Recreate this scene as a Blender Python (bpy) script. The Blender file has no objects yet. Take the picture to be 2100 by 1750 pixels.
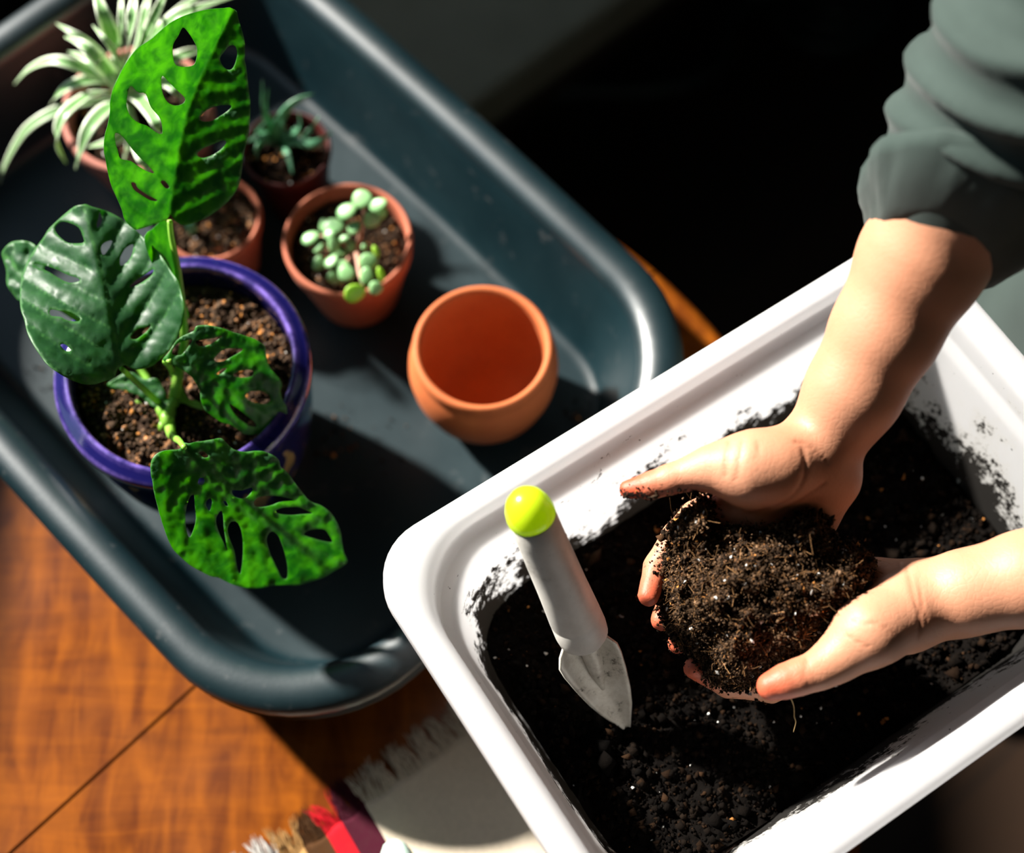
import bpy, bmesh, math, random
import numpy as np
from mathutils import Vector, Matrix, noise as mnoise
from mathutils.geometry import delaunay_2d_cdt

random.seed(7); RNG = np.random.default_rng(7)
sc = bpy.context.scene
COL = sc.collection
PI = math.pi

# ------------------------------------------------------------------ camera
F_PX, W_PX, H_PX = 3150.0, 2100.0, 1750.0
PITCH = math.radians(67.0)
FW = np.array([0.0, math.cos(PITCH), -math.sin(PITCH)])
RT = np.array([1.0, 0.0, 0.0])
UP = np.cross(RT, FW)
CAM = -1.13 * FW                      # the table top is z = 0, the centre ray meets it at the origin

cam_data = bpy.data.cameras.new('camera')
cam = bpy.data.objects.new('camera', cam_data); COL.objects.link(cam)
M = Matrix(((RT[0], UP[0], -FW[0]), (RT[1], UP[1], -FW[1]), (RT[2], UP[2], -FW[2]))).to_4x4()
M.translation = Vector(CAM)
cam.matrix_world = M
cam_data.sensor_fit = 'HORIZONTAL'; cam_data.sensor_width = 36.0
cam_data.lens = 36.0 * F_PX / W_PX
cam_data.clip_start = 0.02
cam_data.dof.use_dof = True
cam_data.dof.focus_distance = 0.880
cam_data.dof.aperture_fstop = 2.8
sc.camera = cam

# ------------------------------------------------------------------ world, sun, window light, exposure
world = bpy.data.worlds.new('World'); sc.world = world
world.use_nodes = True
wn = world.node_tree.nodes; wl = world.node_tree.links
wn.clear()
wo = wn.new('ShaderNodeOutputWorld'); wb = wn.new('ShaderNodeBackground')
wb.inputs['Color'].default_value = (0.60, 0.80, 1.0, 1); wb.inputs['Strength'].default_value = 0.8
wl.new(wb.outputs[0], wo.inputs[0])

SUN = np.array([-0.82, 0.57, 0.0]); SUN /= np.linalg.norm(SUN)
EL = math.radians(34.0)
SUN = np.array([SUN[0]*math.cos(EL), SUN[1]*math.cos(EL), math.sin(EL)])      # towards the sun
sd = bpy.data.lights.new('sun', 'SUN'); sd.energy = 18.0; sd.angle = math.radians(3.0)
sd.color = (1.0, 0.95, 0.87)
so = bpy.data.objects.new('sun', sd); COL.objects.link(so)
so.location = Vector(SUN) * 6
so.rotation_euler = Vector(SUN).to_track_quat('Z', 'Y').to_euler()
# sky light that comes in through the window opening
ad = bpy.data.lights.new('window_skylight', 'AREA'); ad.shape = 'RECTANGLE'; ad.size = 1.25; ad.size_y = 1.3
ad.energy = 2.2; ad.color = (0.62, 0.84, 1.0)
ao = bpy.data.objects.new('window_skylight', ad); COL.objects.link(ao)
ao.location = (-0.84, 0.48, 0.97)
ao.rotation_euler = Vector((-1, 0, 0)).to_track_quat('Z', 'Y').to_euler()

sc.view_settings.view_transform = 'Standard'
sc.view_settings.look = 'None'
sc.view_settings.gamma = 1.0
sc.view_settings.use_curve_mapping = False
sc.view_settings.exposure = 0.0

# ------------------------------------------------------------------ helpers
def P(px, py, d):
    """point seen at pixel (px, py) whose distance along the camera axis is d"""
    return CAM + d * (FW + RT * (px - 1050) / F_PX - UP * (py - 875) / F_PX)
def PZ(px, py, z):
    r = FW + RT * (px - 1050) / F_PX - UP * (py - 875) / F_PX
    return CAM + r * ((z - CAM[2]) / r[2])
def depth_of(p): return float((np.asarray(p) - CAM) @ FW)

def tag(o, label=None, cat=None, group=None, kind=None):
    if label: o['label'] = label
    if cat: o['category'] = cat
    if group: o['group'] = group
    if kind: o['kind'] = kind
    return o
def empty(name, loc, label=None, cat=None, group=None, rz=0.0):
    o = bpy.data.objects.new(name, None); COL.objects.link(o)
    o.location = Vector(loc); o.rotation_euler = (0, 0, rz); o.empty_display_size = 0.02
    return tag(o, label, cat, group)
def mk(name, verts, faces, mat=None, parent=None, smooth=True, world_coords=True, cols=None, attrs=None):
    me = bpy.data.meshes.new(name)
    verts = np.asarray(verts, dtype=np.float64)
    if isinstance(faces, np.ndarray):
        n = faces.shape[1]
        me.vertices.add(len(verts)); me.vertices.foreach_set('co', verts.astype(np.float32).ravel())
        me.loops.add(faces.size); me.loops.foreach_set('vertex_index', faces.astype(np.int32).ravel())
        me.polygons.add(len(faces)); me.polygons.foreach_set('loop_start', (np.arange(len(faces)) * n).astype(np.int32))
        me.update(calc_edges=True); me.validate()
    else:
        me.from_pydata([tuple(v) for v in verts], [], [tuple(f) for f in faces]); me.update()
    if smooth: me.polygons.foreach_set('use_smooth', np.ones(len(me.polygons), dtype=bool))
    if cols is not None:
        a = me.color_attributes.new('col', 'FLOAT_COLOR', 'POINT')
        c = np.ones((len(verts), 4), dtype=np.float32); c[:, :3] = cols
        a.data.foreach_set('color', c.ravel())
    for k, v in (attrs or {}).items():
        a = me.attributes.new(k, 'FLOAT', 'POINT'); a.data.foreach_set('value', np.asarray(v, dtype=np.float32))
    if mat: me.materials.append(mat)
    o = bpy.data.objects.new(name, me); COL.objects.link(o)
    if parent is not None:
        o.parent = parent
        if world_coords:
            pm = Matrix.LocRotScale(parent.location, parent.rotation_euler, None)
            o.matrix_parent_inverse = pm.inverted()
    return o
def recalc(o):
    bm = bmesh.new(); bm.from_mesh(o.data); bmesh.ops.recalc_face_normals(bm, faces=bm.faces); bm.to_mesh(o.data); bm.free(); return o

class MB:
    """collects shapes into one mesh"""
    def __init__(s): s.v = []; s.f = []
    def add(s, v, f):
        b = len(s.v); s.v += [tuple(map(float, p)) for p in v]; s.f += [tuple(i + b for i in q) for q in f]
    def build(s, name, mat, parent=None, smooth=True, **k): return mk(name, s.v, s.f, mat, parent, smooth, **k)

def loft(rings, cap0=True, cap1=True, closed=True):
    n = len(rings[0]); v = []; f = []
    for r in rings: v += [tuple(p) for p in r]
    for i in range(len(rings) - 1):
        for j in range(n if closed else n - 1):
            k = (j + 1) % n
            f.append((i*n + j, i*n + k, (i+1)*n + k, (i+1)*n + j))
    if cap0: f.append(tuple(range(n - 1, -1, -1)))
    if cap1: f.append(tuple((len(rings) - 1)*n + j for j in range(n)))
    return v, f
def lathe(profile, n=64, centre=(0, 0, 0), cap0=True, cap1=True, wob=0.0, tilt=None):
    rings = []
    for r, z in profile:
        rings.append([(centre[0] + r*math.cos(2*PI*j/n), centre[1] + r*math.sin(2*PI*j/n), centre[2] + z) for j in range(n)])
    return loft(rings, cap0, cap1)
def rrect(x0, x1, y0, y1, r, z, n=10, bow=0.0):
    pts = []
    for cx, cy, a in ((x1 - r, y1 - r, 0), (x0 + r, y1 - r, PI/2), (x0 + r, y0 + r, PI), (x1 - r, y0 + r, 1.5*PI)):
        for i in range(n + 1):
            t = a + PI/2*i/n
            pts.append([cx + r*math.cos(t), cy + r*math.sin(t), z])
    # extra points on the straight runs
    out = []; m = len(pts)
    for i in range(m):
        a = pts[i]; b = pts[(i+1) % m]; out.append(a)
        if (i + 1) % (n + 1) == 0:
            for k in range(1, 12):
                t = k/12; out.append([a[0] + (b[0]-a[0])*t, a[1] + (b[1]-a[1])*t, z])
    if bow:
        cx, cy = (x0+x1)/2, (y0+y1)/2; hx, hy = (x1-x0)/2, (y1-y0)/2
        for p in out:
            u = (p[0]-cx)/hx; w = (p[1]-cy)/hy
            p[1] += bow*math.copysign(1, w)*abs(w)**2*(1-u*u); p[0] += 0.6*bow*math.copysign(1, u)*abs(u)**2*(1-w*w)
    return out
def tube(path, radii, n=8, cap=True, flat=1.0, up=(0, 0, 1)):
    path = [np.asarray(p, float) for p in path]; rings = []
    prev = None
    for i, p in enumerate(path):
        t = path[min(i+1, len(path)-1)] - path[max(i-1, 0)]; t = t/(np.linalg.norm(t) + 1e-12)
        if prev is None:
            a = np.cross(t, up)
            if np.linalg.norm(a) < 1e-3: a = np.cross(t, (1, 0, 0))
        else:
            a = prev - t*(prev @ t)
        a = a/np.linalg.norm(a); prev = a; b = np.cross(t, a)
        r = radii[i] if hasattr(radii, '__len__') else radii
        rings.append([p + r*(a*math.cos(2*PI*j/n) + flat*b*math.sin(2*PI*j/n)) for j in range(n)])
    return loft(rings, cap, cap)
def spline(pts, n):
    pts = np.asarray(pts, float); m = len(pts)
    if m == 2: return np.array([pts[0] + (pts[1]-pts[0])*t for t in np.linspace(0, 1, n)])
    ext = np.vstack([2*pts[0]-pts[1], pts, 2*pts[-1]-pts[-2]]); out = []
    for t in np.linspace(0, m - 1, n):
        i = min(int(t), m - 2); u = t - i
        p0, p1, p2, p3 = ext[i:i+4]
        out.append(0.5*((2*p1) + (-p0+p2)*u + (2*p0-5*p1+4*p2-p3)*u*u + (-p0+3*p1-3*p2+p3)*u**3))
    return np.array(out)
def box(x0, x1, y0, y1, z0, z1):
    v = [(x, y, z) for z in (z0, z1) for x, y in ((x0, y0), (x1, y0), (x1, y1), (x0, y1))]
    return v, [(3, 2, 1, 0), (4, 5, 6, 7), (0, 1, 5, 4), (1, 2, 6, 5), (2, 3, 7, 6), (3, 0, 4, 7)]
def bevel(o, w, seg=3):
    m = o.modifiers.new('bevel', 'BEVEL'); m.width = w; m.segments = seg; m.limit_method = 'ANGLE'; m.angle_limit = math.radians(40); return o

# ------------------------------------------------------------------ materials
class Mat:
    def __init__(s, name):
        s.m = bpy.data.materials.new(name); s.m.use_nodes = True
        s.n = s.m.node_tree.nodes; s.l = s.m.node_tree.links
        s.b = s.n['Principled BSDF']; s.out = s.n['Material Output']
    def set(s, **k):
        for a, v in k.items(): s.b.inputs[a.replace('_', ' ')].default_value = v
        return s
    def node(s, t, **k):
        q = s.n.new(t)
        for a, v in k.items():
            if a in q.inputs: q.inputs[a].default_value = v
            else: setattr(q, a, v)
        return q
    def coord(s, scale=(1, 1, 1), rot=(0, 0, 0), out='Object'):
        t = s.node('ShaderNodeTexCoord'); m = s.node('ShaderNodeMapping')
        m.inputs['Scale'].default_value = scale; m.inputs['Rotation'].default_value = rot
        s.l.new(t.outputs[out], m.inputs[0]); return m.outputs[0]
    def noise(s, vec, scale=5, detail=4, rough=0.55, dist=0.0):
        q = s.node('ShaderNodeTexNoise'); q.inputs['Scale'].default_value = scale; q.inputs['Detail'].default_value = detail
        q.inputs['Roughness'].default_value = rough; q.inputs['Distortion'].default_value = dist
        if vec is not None: s.l.new(vec, q.inputs['Vector'])
        return q.outputs['Fac']
    def ramp(s, fac, stops, interp='LINEAR'):
        q = s.node('ShaderNodeValToRGB'); e = q.color_ramp.elements; q.color_ramp.interpolation = interp
        while len(e) < len(stops): e.new(0.5)
        for i, (p, c) in enumerate(stops):
            e[i].position = p; e[i].color = tuple(c) + (1,) if len(c) == 3 else c
        s.l.new(fac, q.inputs[0]); return q.outputs[0]
    def mix(s, fac, a, b, mode='MIX'):
        q = s.node('ShaderNodeMix', data_type='RGBA', blend_type=mode)
        for sock, v in ((q.inputs[0], fac), (q.inputs[6], a), (q.inputs[7], b)):
            if hasattr(v, 'is_linked'): s.l.new(v, sock)
            elif isinstance(v, (int, float)): sock.default_value = v
            else: sock.default_value = tuple(v) + (1,)
        return q.outputs[2]
    def math(s, op, a, b=0.0):
        q = s.node('ShaderNodeMath', operation=op)
        for sock, v in ((q.inputs[0], a), (q.inputs[1], b)):
            if hasattr(v, 'is_linked'): s.l.new(v, sock)
            else: sock.default_value = v
        return q.outputs[0]
    def attr(s, name): return s.node('ShaderNodeAttribute', attribute_name=name)
    def base(s, sock): s.l.new(sock, s.b.inputs['Base Color']); return s
    def bump(s, h, strength=0.3, dist=0.002):
        q = s.node('ShaderNodeBump'); q.inputs['Strength'].default_value = strength; q.inputs['Distance'].default_value = dist
        s.l.new(h, q.inputs['Height']); s.l.new(q.outputs[0], s.b.inputs['Normal']); return s
    def add_translucent(s, color_sock, fac):
        t = s.node('ShaderNodeBsdfTranslucent'); mx = s.node('ShaderNodeMixShader')
        if hasattr(color_sock, 'is_linked'): s.l.new(color_sock, t.inputs[0])
        else: t.inputs[0].default_value = tuple(color_sock) + (1,)
        mx.inputs[0].default_value = fac
        s.l.new(s.b.outputs[0], mx.inputs[1]); s.l.new(t.outputs[0], mx.inputs[2]); s.l.new(mx.outputs[0], s.out.inputs[0]); return s

def m_simple(name, col, rough=0.6, **k):
    return Mat(name).set(Base_Color=tuple(col)+(1,), Roughness=rough, **k).m

def m_tray(name, r0, r1, spec):
    q = Mat(name); v = q.coord()
    big = q.noise(v, 9, 5, 0.6); sp = q.noise(v, 60, 3, 0.7)
    c = q.ramp(big, [(0.3, (0.0009, 0.0085, 0.012)), (0.7, (0.0022, 0.0145, 0.019))])
    dust = q.ramp(sp, [(0.62, (0, 0, 0)), (0.78, (1, 1, 1))])
    c = q.mix(q.math('MULTIPLY', dust, 0.35), c, (0.10, 0.10, 0.10))
    q.base(c); q.l.new(q.ramp(big, [(0.3, (r0,)*3), (0.7, (r1,)*3)]), q.b.inputs['Roughness'])
    q.set(Specular_IOR_Level=spec); q.bump(q.noise(v, 400, 2), 0.06, 0.0006); return q.m
def m_tub():
    q = Mat('white_tub_plastic'); v = q.coord()
    q.set(Base_Color=(0.60, 0.60, 0.61, 1), Roughness=0.32)
    # soil smears on the inside wall: a mark in the tub's own coordinates, thick near the soil line and fading up
    t = q.node('ShaderNodeTexCoord'); s = q.node('ShaderNodeSeparateXYZ'); q.l.new(t.outputs['Object'], s.inputs[0])
    z = q.node('ShaderNodeMapRange'); z.inputs['From Min'].default_value = 0.185; z.inputs['From Max'].default_value = 0.112
    q.l.new(s.outputs[2], z.inputs['Value'])
    blot = q.noise(v, 22, 5, 0.62); fine = q.noise(v, 150, 4, 0.75)
    a = q.math('ADD', q.math('MULTIPLY', blot, 0.62), q.math('MULTIPLY', fine, 0.38))
    thr = q.math('ADD', a, q.math('MULTIPLY', z.outputs[0], 0.27))
    inside = q.attr('inner').outputs['Fac']
    dirt = q.math('MULTIPLY', q.ramp(thr, [(0.655, (0, 0, 0)), (0.70, (1, 1, 1))]), inside)
    speck = q.math('MULTIPLY', q.ramp(q.noise(v, 210, 2, 0.5), [(0.74, (0, 0, 0)), (0.77, (1, 1, 1))]), inside)
    tint = q.math('MULTIPLY', q.ramp(thr, [(0.58, (0, 0, 0)), (0.70, (1, 1, 1))]), q.math('MULTIPLY', inside, 0.35))
    c = q.mix(tint, (0.60, 0.60, 0.61), (0.52, 0.47, 0.36))
    d2 = q.math('MAXIMUM', dirt, q.math('MULTIPLY', speck, 0.8))
    c = q.mix(d2, c, (0.012, 0.010, 0.008))
    q.base(c); q.l.new(q.math('ADD', 0.32, q.math('MULTIPLY', d2, 0.5)), q.b.inputs['Roughness'])
    q.add_translucent(q.mix(d2, (0.95, 0.95, 0.96), (0.012, 0.010, 0.008)), 0.58); return q.m
def m_wood():
    q = Mat('orange_varnished_wood'); v = q.coord(scale=(1, 1, 1), rot=(0, 0, math.radians(45)))
    v2 = q.coord(scale=(3.0, 26, 3), rot=(0, 0, math.radians(45)))
    g = q.noise(v2, 3.0, 6, 0.6, 0.8); v3 = q.coord(scale=(20, 5, 5), rot=(0, 0, math.radians(45)))
    fl = q.noise(v3, 3.0, 4, 0.5, 0.6); big = q.noise(v, 6, 3)
    c = q.ramp(g, [(0.30, (0.0504, 0.0101, 0.0014)), (0.52, (0.1512, 0.0360, 0.0029)), (0.75, (0.2592, 0.0720, 0.0043))])
    c = q.mix(0.55, c, q.ramp(fl, [(0.36, (0.0576, 0.0115, 0.0014)), (0.62, (0.2736, 0.0756, 0.0043))]))
    c = q.mix(q.math('MULTIPLY', big, 0.5), c, (0.0864, 0.0202, 0.0029))
    q.base(c); q.l.new(q.ramp(big, [(0.3, (0.24,)*3), (0.75, (0.40,)*3)]), q.b.inputs['Roughness'])
    q.set(Specular_IOR_Level=0.22); q.bump(g, 0.05, 0.0008); return q.m
def m_terracotta(name, a, b, rough=0.75):
    q = Mat(name); v = q.coord(); n = q.noise(v, 25, 6, 0.6); f = q.noise(v, 300, 3)
    q.base(q.mix(q.math('MULTIPLY', q.ramp(f, [(0.5, (0, 0, 0)), (0.8, (1, 1, 1))]), 0.3), q.ramp(n, [(0.3, a), (0.7, b)]), tuple(0.5*x for x in a)))
    q.set(Roughness=rough); q.bump(f, 0.12, 0.0005); return q.m
def m_soil(name):
    q = Mat(name); a = q.attr('col'); q.base(a.outputs['Color']); q.set(Roughness=0.95, Specular_IOR_Level=0.06)
    q.bump(q.noise(q.coord(), 900, 4, 0.7), 0.6, 0.001); return q.m
def m_leaf(name, dark, light, vein, trans, fac=0.45, rough=0.36, ns=70):
    q = Mat(name); v = q.coord(); n = q.noise(v, ns, 4, 0.6)
    c = q.ramp(n, [(0.3, dark), (0.7, light)])
    ve = q.attr('vein').outputs['Fac']
    c = q.mix(q.math('MULTIPLY', ve, 0.75), c, vein)
    q.base(c); q.l.new(q.ramp(n, [(0.3, (rough-0.05,)*3), (0.7, (rough+0.10,)*3)]), q.b.inputs['Roughness'])
    q.set(Specular_IOR_Level=0.5)
    q.bump(q.noise(v, 260, 3), 0.10, 0.0008)
    tc = q.mix(q.ramp(q.noise(v, ns*1.1, 3, .6, .4), [(0.36, (0, 0, 0)), (0.64, (1, 1, 1))]), (trans[0]*.22, trans[1]*.50, trans[2]), trans)
    tc = q.mix(q.math('MULTIPLY', ve, 0.35), tc, tuple(0.55*x for x in trans))
    q.add_translucent(tc, fac); return q.m
def m_variegated():
    q = Mat('variegated_leaf'); w = q.attr('across').outputs['Fac']        # 0 at the edges, 1 on the midline
    n = q.noise(q.coord(), 90, 3)
    t = q.math('ADD', w, q.math('MULTIPLY', q.math('SUBTRACT', n, 0.5), 0.25))
    c = q.ramp(t, [(0.0, (0.84, 0.90, 0.74)), (0.32, (0.78, 0.86, 0.66)), (0.46, (0.22, 0.44, 0.14)), (0.80, (0.13, 0.33, 0.09)), (0.97, (0.34, 0.50, 0.26))])
    q.base(c); q.set(Roughness=0.38); q.add_translucent(q.mix(0.5, c, (0.35, 0.6, 0.10)), 0.32); return q.m
def m_skin():
    q = Mat('skin'); v = q.coord()
    n = q.noise(v, 18, 4, 0.6); f = q.noise(v, 700, 3, 0.6)
    c = q.ramp(n, [(0.3, (0.40, 0.175, 0.098)), (0.7, (0.48, 0.225, 0.135))])
    red = q.attr('red').outputs['Fac']; dirt = q.attr('dirt').outputs['Fac']
    cr_ = q.attr('crease').outputs['Fac']; c = q.mix(q.math('MULTIPLY', cr_, 0.45), c, (0.30, 0.10, 0.05))  # shade in the palm lines is darkened into the skin colour
    c = q.mix(q.math('MULTIPLY', red, 0.80), c, (0.46, 0.050, 0.016))
    dn = q.noise(v, 230, 5, 0.72)
    d = q.ramp(q.math('ADD', dn, q.math('MULTIPLY', dirt, 0.26)), [(0.70, (0, 0, 0)), (0.76, (1, 1, 1))])
    d = q.math('MULTIPLY', d, q.math('GREATER_THAN', dirt, 0.02))
    c = q.mix(d, c, (0.025, 0.014, 0.009))
    q.base(c); q.set(Roughness=0.52, Specular_IOR_Level=0.35, Subsurface_Weight=0.12, Subsurface_Scale=0.004)
    q.b.inputs['Subsurface Radius'].default_value = (1.0, 0.35, 0.2)
    cre = q.node('ShaderNodeTexVoronoi', feature='DISTANCE_TO_EDGE'); cre.inputs['Scale'].default_value = 260
    q.l.new(v, cre.inputs['Vector'])
    h = q.math('ADD', q.math('MULTIPLY', q.ramp(cre.outputs['Distance'], [(0.0, (0, 0, 0)), (0.12, (1, 1, 1))]), 0.5), q.math('MULTIPLY', f, 0.6))
    h = q.math('SUBTRACT', h, q.math('MULTIPLY', cr_, 1.6)); q.bump(h, 0.22, 0.0006); return q.m
def m_fabric(name, a, b, scale=900):
    q = Mat(name); v = q.coord(); n = q.noise(v, 14, 4, 0.6)
    w = q.node('ShaderNodeTexWave'); q.l.new(v, w.inputs['Vector']); w.inputs['Scale'].default_value = scale; w.inputs['Distortion'].default_value = 1.5
    q.base(q.mix(q.math('MULTIPLY', q.noise(v, scale, 2), 0.35), q.ramp(n, [(0.3, a), (0.7, b)]), tuple(0.55*x for x in a)))
    q.set(Roughness=0.85, Specular_IOR_Level=0.25, Sheen_Weight=0.10, Sheen_Roughness=0.5)
    q.bump(q.math('ADD', w.outputs['Fac'], q.noise(v, 500, 3)), 0.15, 0.0006); return q.m
def m_glaze():
    q = Mat('cobalt_glaze'); v = q.coord()
    n = q.noise(v, 20, 4); c = q.ramp(n, [(0.3, (0.004, 0.004, 0.045)), (0.7, (0.009, 0.008, 0.080))])
    rim_hl = q.attr('worn_highlight').outputs['Fac']  # purple highlights of the worn rim edges, mixed into the glaze colour
    c = q.mix(q.math('MULTIPLY', rim_hl, q.ramp(q.noise(v, 70, 4, 0.7), [(0.4, (0.15,)*3), (0.65, (0.8,)*3)])), c, (0.20, 0.13, 0.48))
    band = q.attr('motif').outputs['Fac']
    mo = q.ramp(q.noise(q.coord(scale=(1, 1, 0.45)), 42, 2, 0.5), [(0.56, (0, 0, 0)), (0.60, (1, 1, 1))])
    c = q.mix(q.math('MULTIPLY', band, mo), c, (0.36, 0.23, 0.09))
    q.base(c); q.set(Roughness=0.14, Coat_Weight=0.6, Coat_Roughness=0.06); return q.m
def m_floor():
    q = Mat('dark_floor_boards'); v = q.coord(rot=(0, 0, math.radians(-40)))
    b = q.node('ShaderNodeTexBrick'); q.l.new(v, b.inputs['Vector']); b.inputs['Scale'].default_value = 1.0
    b.inputs['Brick Width'].default_value = 1.4; b.inputs['Row Height'].default_value = 0.11; b.inputs['Mortar Size'].default_value = 0.003
    b.inputs['Color1'].default_value = (0.030, 0.0135, 0.005, 1); b.inputs['Color2'].default_value = (0.018, 0.008, 0.003, 1); b.inputs['Mortar'].default_value = (0.004, 0.002, 0.001, 1)
    g = q.noise(q.coord(scale=(2, 22, 2), rot=(0, 0, math.radians(-40))), 4, 5)
    q.base(q.mix(q.math('MULTIPLY', g, 0.6), b.outputs['Color'], (0.012, 0.006, 0.003))); q.set(Roughness=0.45); return q.m

TRAY_M, RIM_M, TUB_M, WOOD_M = m_tray('dark_tray_plastic', .38, .50, .38), m_tray('dark_rim_plastic', .34, .42, .95), m_tub(), m_wood()
TERRA_M = m_terracotta('orange_terracotta', (0.3848, 0.0851, 0.0178), (0.4588, 0.1221, 0.0281))
TERRA_RED_M = m_terracotta('red_terracotta', (0.3330, 0.0814, 0.0370), (0.3996, 0.1184, 0.0592))
TERRA_PINK_M = m_terracotta('dusty_pink_terracotta', (0.3108, 0.0962, 0.0666), (0.3700, 0.1406, 0.1036))
DARKRED_M = m_terracotta('dark_red_clay', (0.060, 0.008, 0.006), (0.085, 0.013, 0.009), 0.5)  # dark red clay, its albedo lowered further to carry the pot's shade
SOIL_M, SKIN_M, GLAZE_M, FLOOR_M = m_soil('potting_soil'), m_skin(), m_glaze(), m_floor()
LEAF_M = m_leaf('monstera_leaf', (0.012, 0.060, 0.020), (0.020, 0.092, 0.028), (0.11, 0.32, 0.08), (0.32, 0.82, 0.006), 0.46, 0.46)
JADE_M = m_leaf('jade_leaf', (0.20, 0.42, 0.17), (0.28, 0.52, 0.22), (0.2, 0.5, 0.1), (0.35, 0.75, 0.05), 0.22, 0.34)
ALOE_M = m_leaf('aloe_leaf', (0.07, 0.22, 0.12), (0.11, 0.30, 0.16), (0.1, 0.3, 0.1), (0.15, 0.6, 0.07), 0.2, 0.35)
STEM_M = m_leaf('pale_green_stem', (0.20, 0.46, 0.05), (0.30, 0.56, 0.08), (0.3, 0.5, 0.1), (0.5, 0.85, 0.08), 0.25, 0.4)
SPIDER_M = m_variegated()
SHIRT_M = m_fabric('grey_green_cotton', (0.0205, 0.0345, 0.0295), (0.0310, 0.0485, 0.0420))
PAINT_M = m_simple('wall_paint', (0.07, 0.067, 0.06), 0.8)
FRAME_M = m_simple('white_window_paint', (0.6, 0.6, 0.58), 0.5)

# ------------------------------------------------------------------ setting
FZ = -0.74
def struct(name, v, f, m, parent=None):
    o = mk(name, v, f, m, parent, smooth=False)
    if parent is None: o['kind'] = 'structure'
    return o
X0, X1, Y0, Y1, ZC = -0.72, 2.4, -1.9, 2.7, 2.25
struct('floor', *box(X0-.15, X1+.15, Y0-.15, Y1+.15, FZ-.06, FZ), FLOOR_M)
struct('ceiling', *box(X0-.15, X1+.15, Y0-.15, Y1+.15, ZC, ZC+.06), PAINT_M)
struct('wall_right', *box(X1, X1+.15, Y0, Y1, FZ, ZC), PAINT_M)
struct('wall_back', *box(X0-.15, X1+.15, Y1, Y1+.15, FZ, ZC), PAINT_M)
struct('wall_front', *box(X0-.15, X1+.15, Y0-.15, Y0, FZ, ZC), PAINT_M)
WY0, WY1, WZ0, WZ1 = -0.20, 1.15, 0.302, 1.62
mb = MB()
for b in ((Y0, WY0, FZ, ZC), (WY1, Y1, FZ, ZC), (WY0, WY1, FZ, WZ0), (WY0, WY1, WZ1, ZC)):
    mb.add(*box(X0-.15, X0, *b))
w = mb.build('wall_left', PAINT_M, smooth=False); w['kind'] = 'structure'
win = mb = MB()
for b in ((WY0, WY0+.04, WZ0, WZ1), (WY1-.04, WY1, WZ0, WZ1), (WY0+.04, WY1-.04, WZ0, WZ0+.04), (WY0+.04, WY1-.04, WZ1-.04, WZ1)):
    mb.add(*box(X0-.10, X0-.05, *b))
w = mb.build('window_1', FRAME_M, smooth=False); w['kind'] = 'structure'

# ------------------------------------------------------------------ round table in two halves
TC = np.array([-0.215, -0.191, 0.0]); TR = 0.46
tbl = empty('round_table', (TC[0], TC[1], FZ), 'round orange varnished wooden table with a seam across its middle, under the trays', 'table')
SEAM = math.radians(44.7)
for sgn, dz in ((1, 0.0), (-1, 0.0008)):
    rings = []
    for r, z in ((0, -0.024), (TR-.010, -0.024), (TR-.002, -0.020), (TR, -0.013), (TR-.001, -0.006), (TR-.005, -0.0015), (TR-.010, 0.0), (0, 0.0)):
        ring = []
        for j in range(97):
            a = SEAM + sgn*PI*j/96
            q = TC + np.array([r*math.cos(a), r*math.sin(a), z + dz - (0.0008 if sgn < 0 else 0)])
            nrm = np.array([-math.sin(SEAM), math.cos(SEAM), 0])*sgn
            k = (q - TC) @ nrm
            if k < 0.0011: q = q + nrm*(0.0011 - k)
            ring.append(q)
        rings.append(ring)
    v, f = loft(rings, False, False, closed=False)
    n = 97
    for i in range(len(rings) - 1):        # straight face along the seam
        pass
    f.append(tuple([i*n for i in range(len(rings))][::-1] + [i*n + n-1 for i in range(len(rings))]))
    recalc(mk('table_leaf', v, f, WOOD_M, tbl, smooth=False))
v, f = lathe([(0.19, -.05), (0.20, -.045), (0.20, -0.0255), (0.0, -0.0255)], 48, TC); mk('apron', v, f, WOOD_M, tbl)
v, f = lathe([(0.0, -.66), (0.05, -.66), (0.06, -.62), (0.045, -.5), (0.035, -.35), (0.05, -.2), (0.06, -.08), (0.09, -.05), (0.0, -.05)], 32, TC); mk('pedestal', v, f, WOOD_M, tbl)
for k in range(4):
    a = k*PI/2 + 0.3
    p = [TC + np.array([math.cos(a)*r, math.sin(a)*r, z]) for r, z in ((.03, -.56), (.12, -.60), (.24, -.68), (.33, -.718))]
    v, f = tube(spline(p, 12), [0.026 - 0.0006*i for i in range(12)], 10); mk('foot', v, f, WOOD_M, tbl)

# ------------------------------------------------------------------ dark plastic tray
ta = math.radians(-46.4)
tray = empty('plastic_tray', (0, 0, 0.0), 'large dark blue-grey plastic tray with rounded rim, holding the potted plants', 'tray', rz=ta)
A0, A1, B0, B1 = -0.478, 0.103, -0.291, 0.124      # extents along and across
def tray_ring(inset, z, r): return rrect(A0+inset, A1-inset, B0+inset, B1-inset, max(r-inset*0.8, 0.01), z, 12, 0.006)
def local_mk(name, v, f, m, parent, **k):
    o = mk(name, v, f, m, None, **k); o.parent = parent; return o
R0 = 0.105
prof = [(0.058, 0.0042), (0.053, 0.0046), (0.050, 0.0065), (0.048, 0.010), (0.042, 0.034), (0.0345, 0.066), (0.030, 0.083), (0.0285, 0.086)]
v, f = loft([tray_ring(i, z, R0) for i, z in prof] +
            [tray_ring(i, z, R0) for i, z in ((0.0255, 0.086), (0.030, 0.070), (0.040, 0.030), (0.0455, 0.006), (0.049, 0.0012), (0.056, 0.0005))], True, True)
local_mk('basin', v, f, TRAY_M, tray)
rim = []
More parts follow.
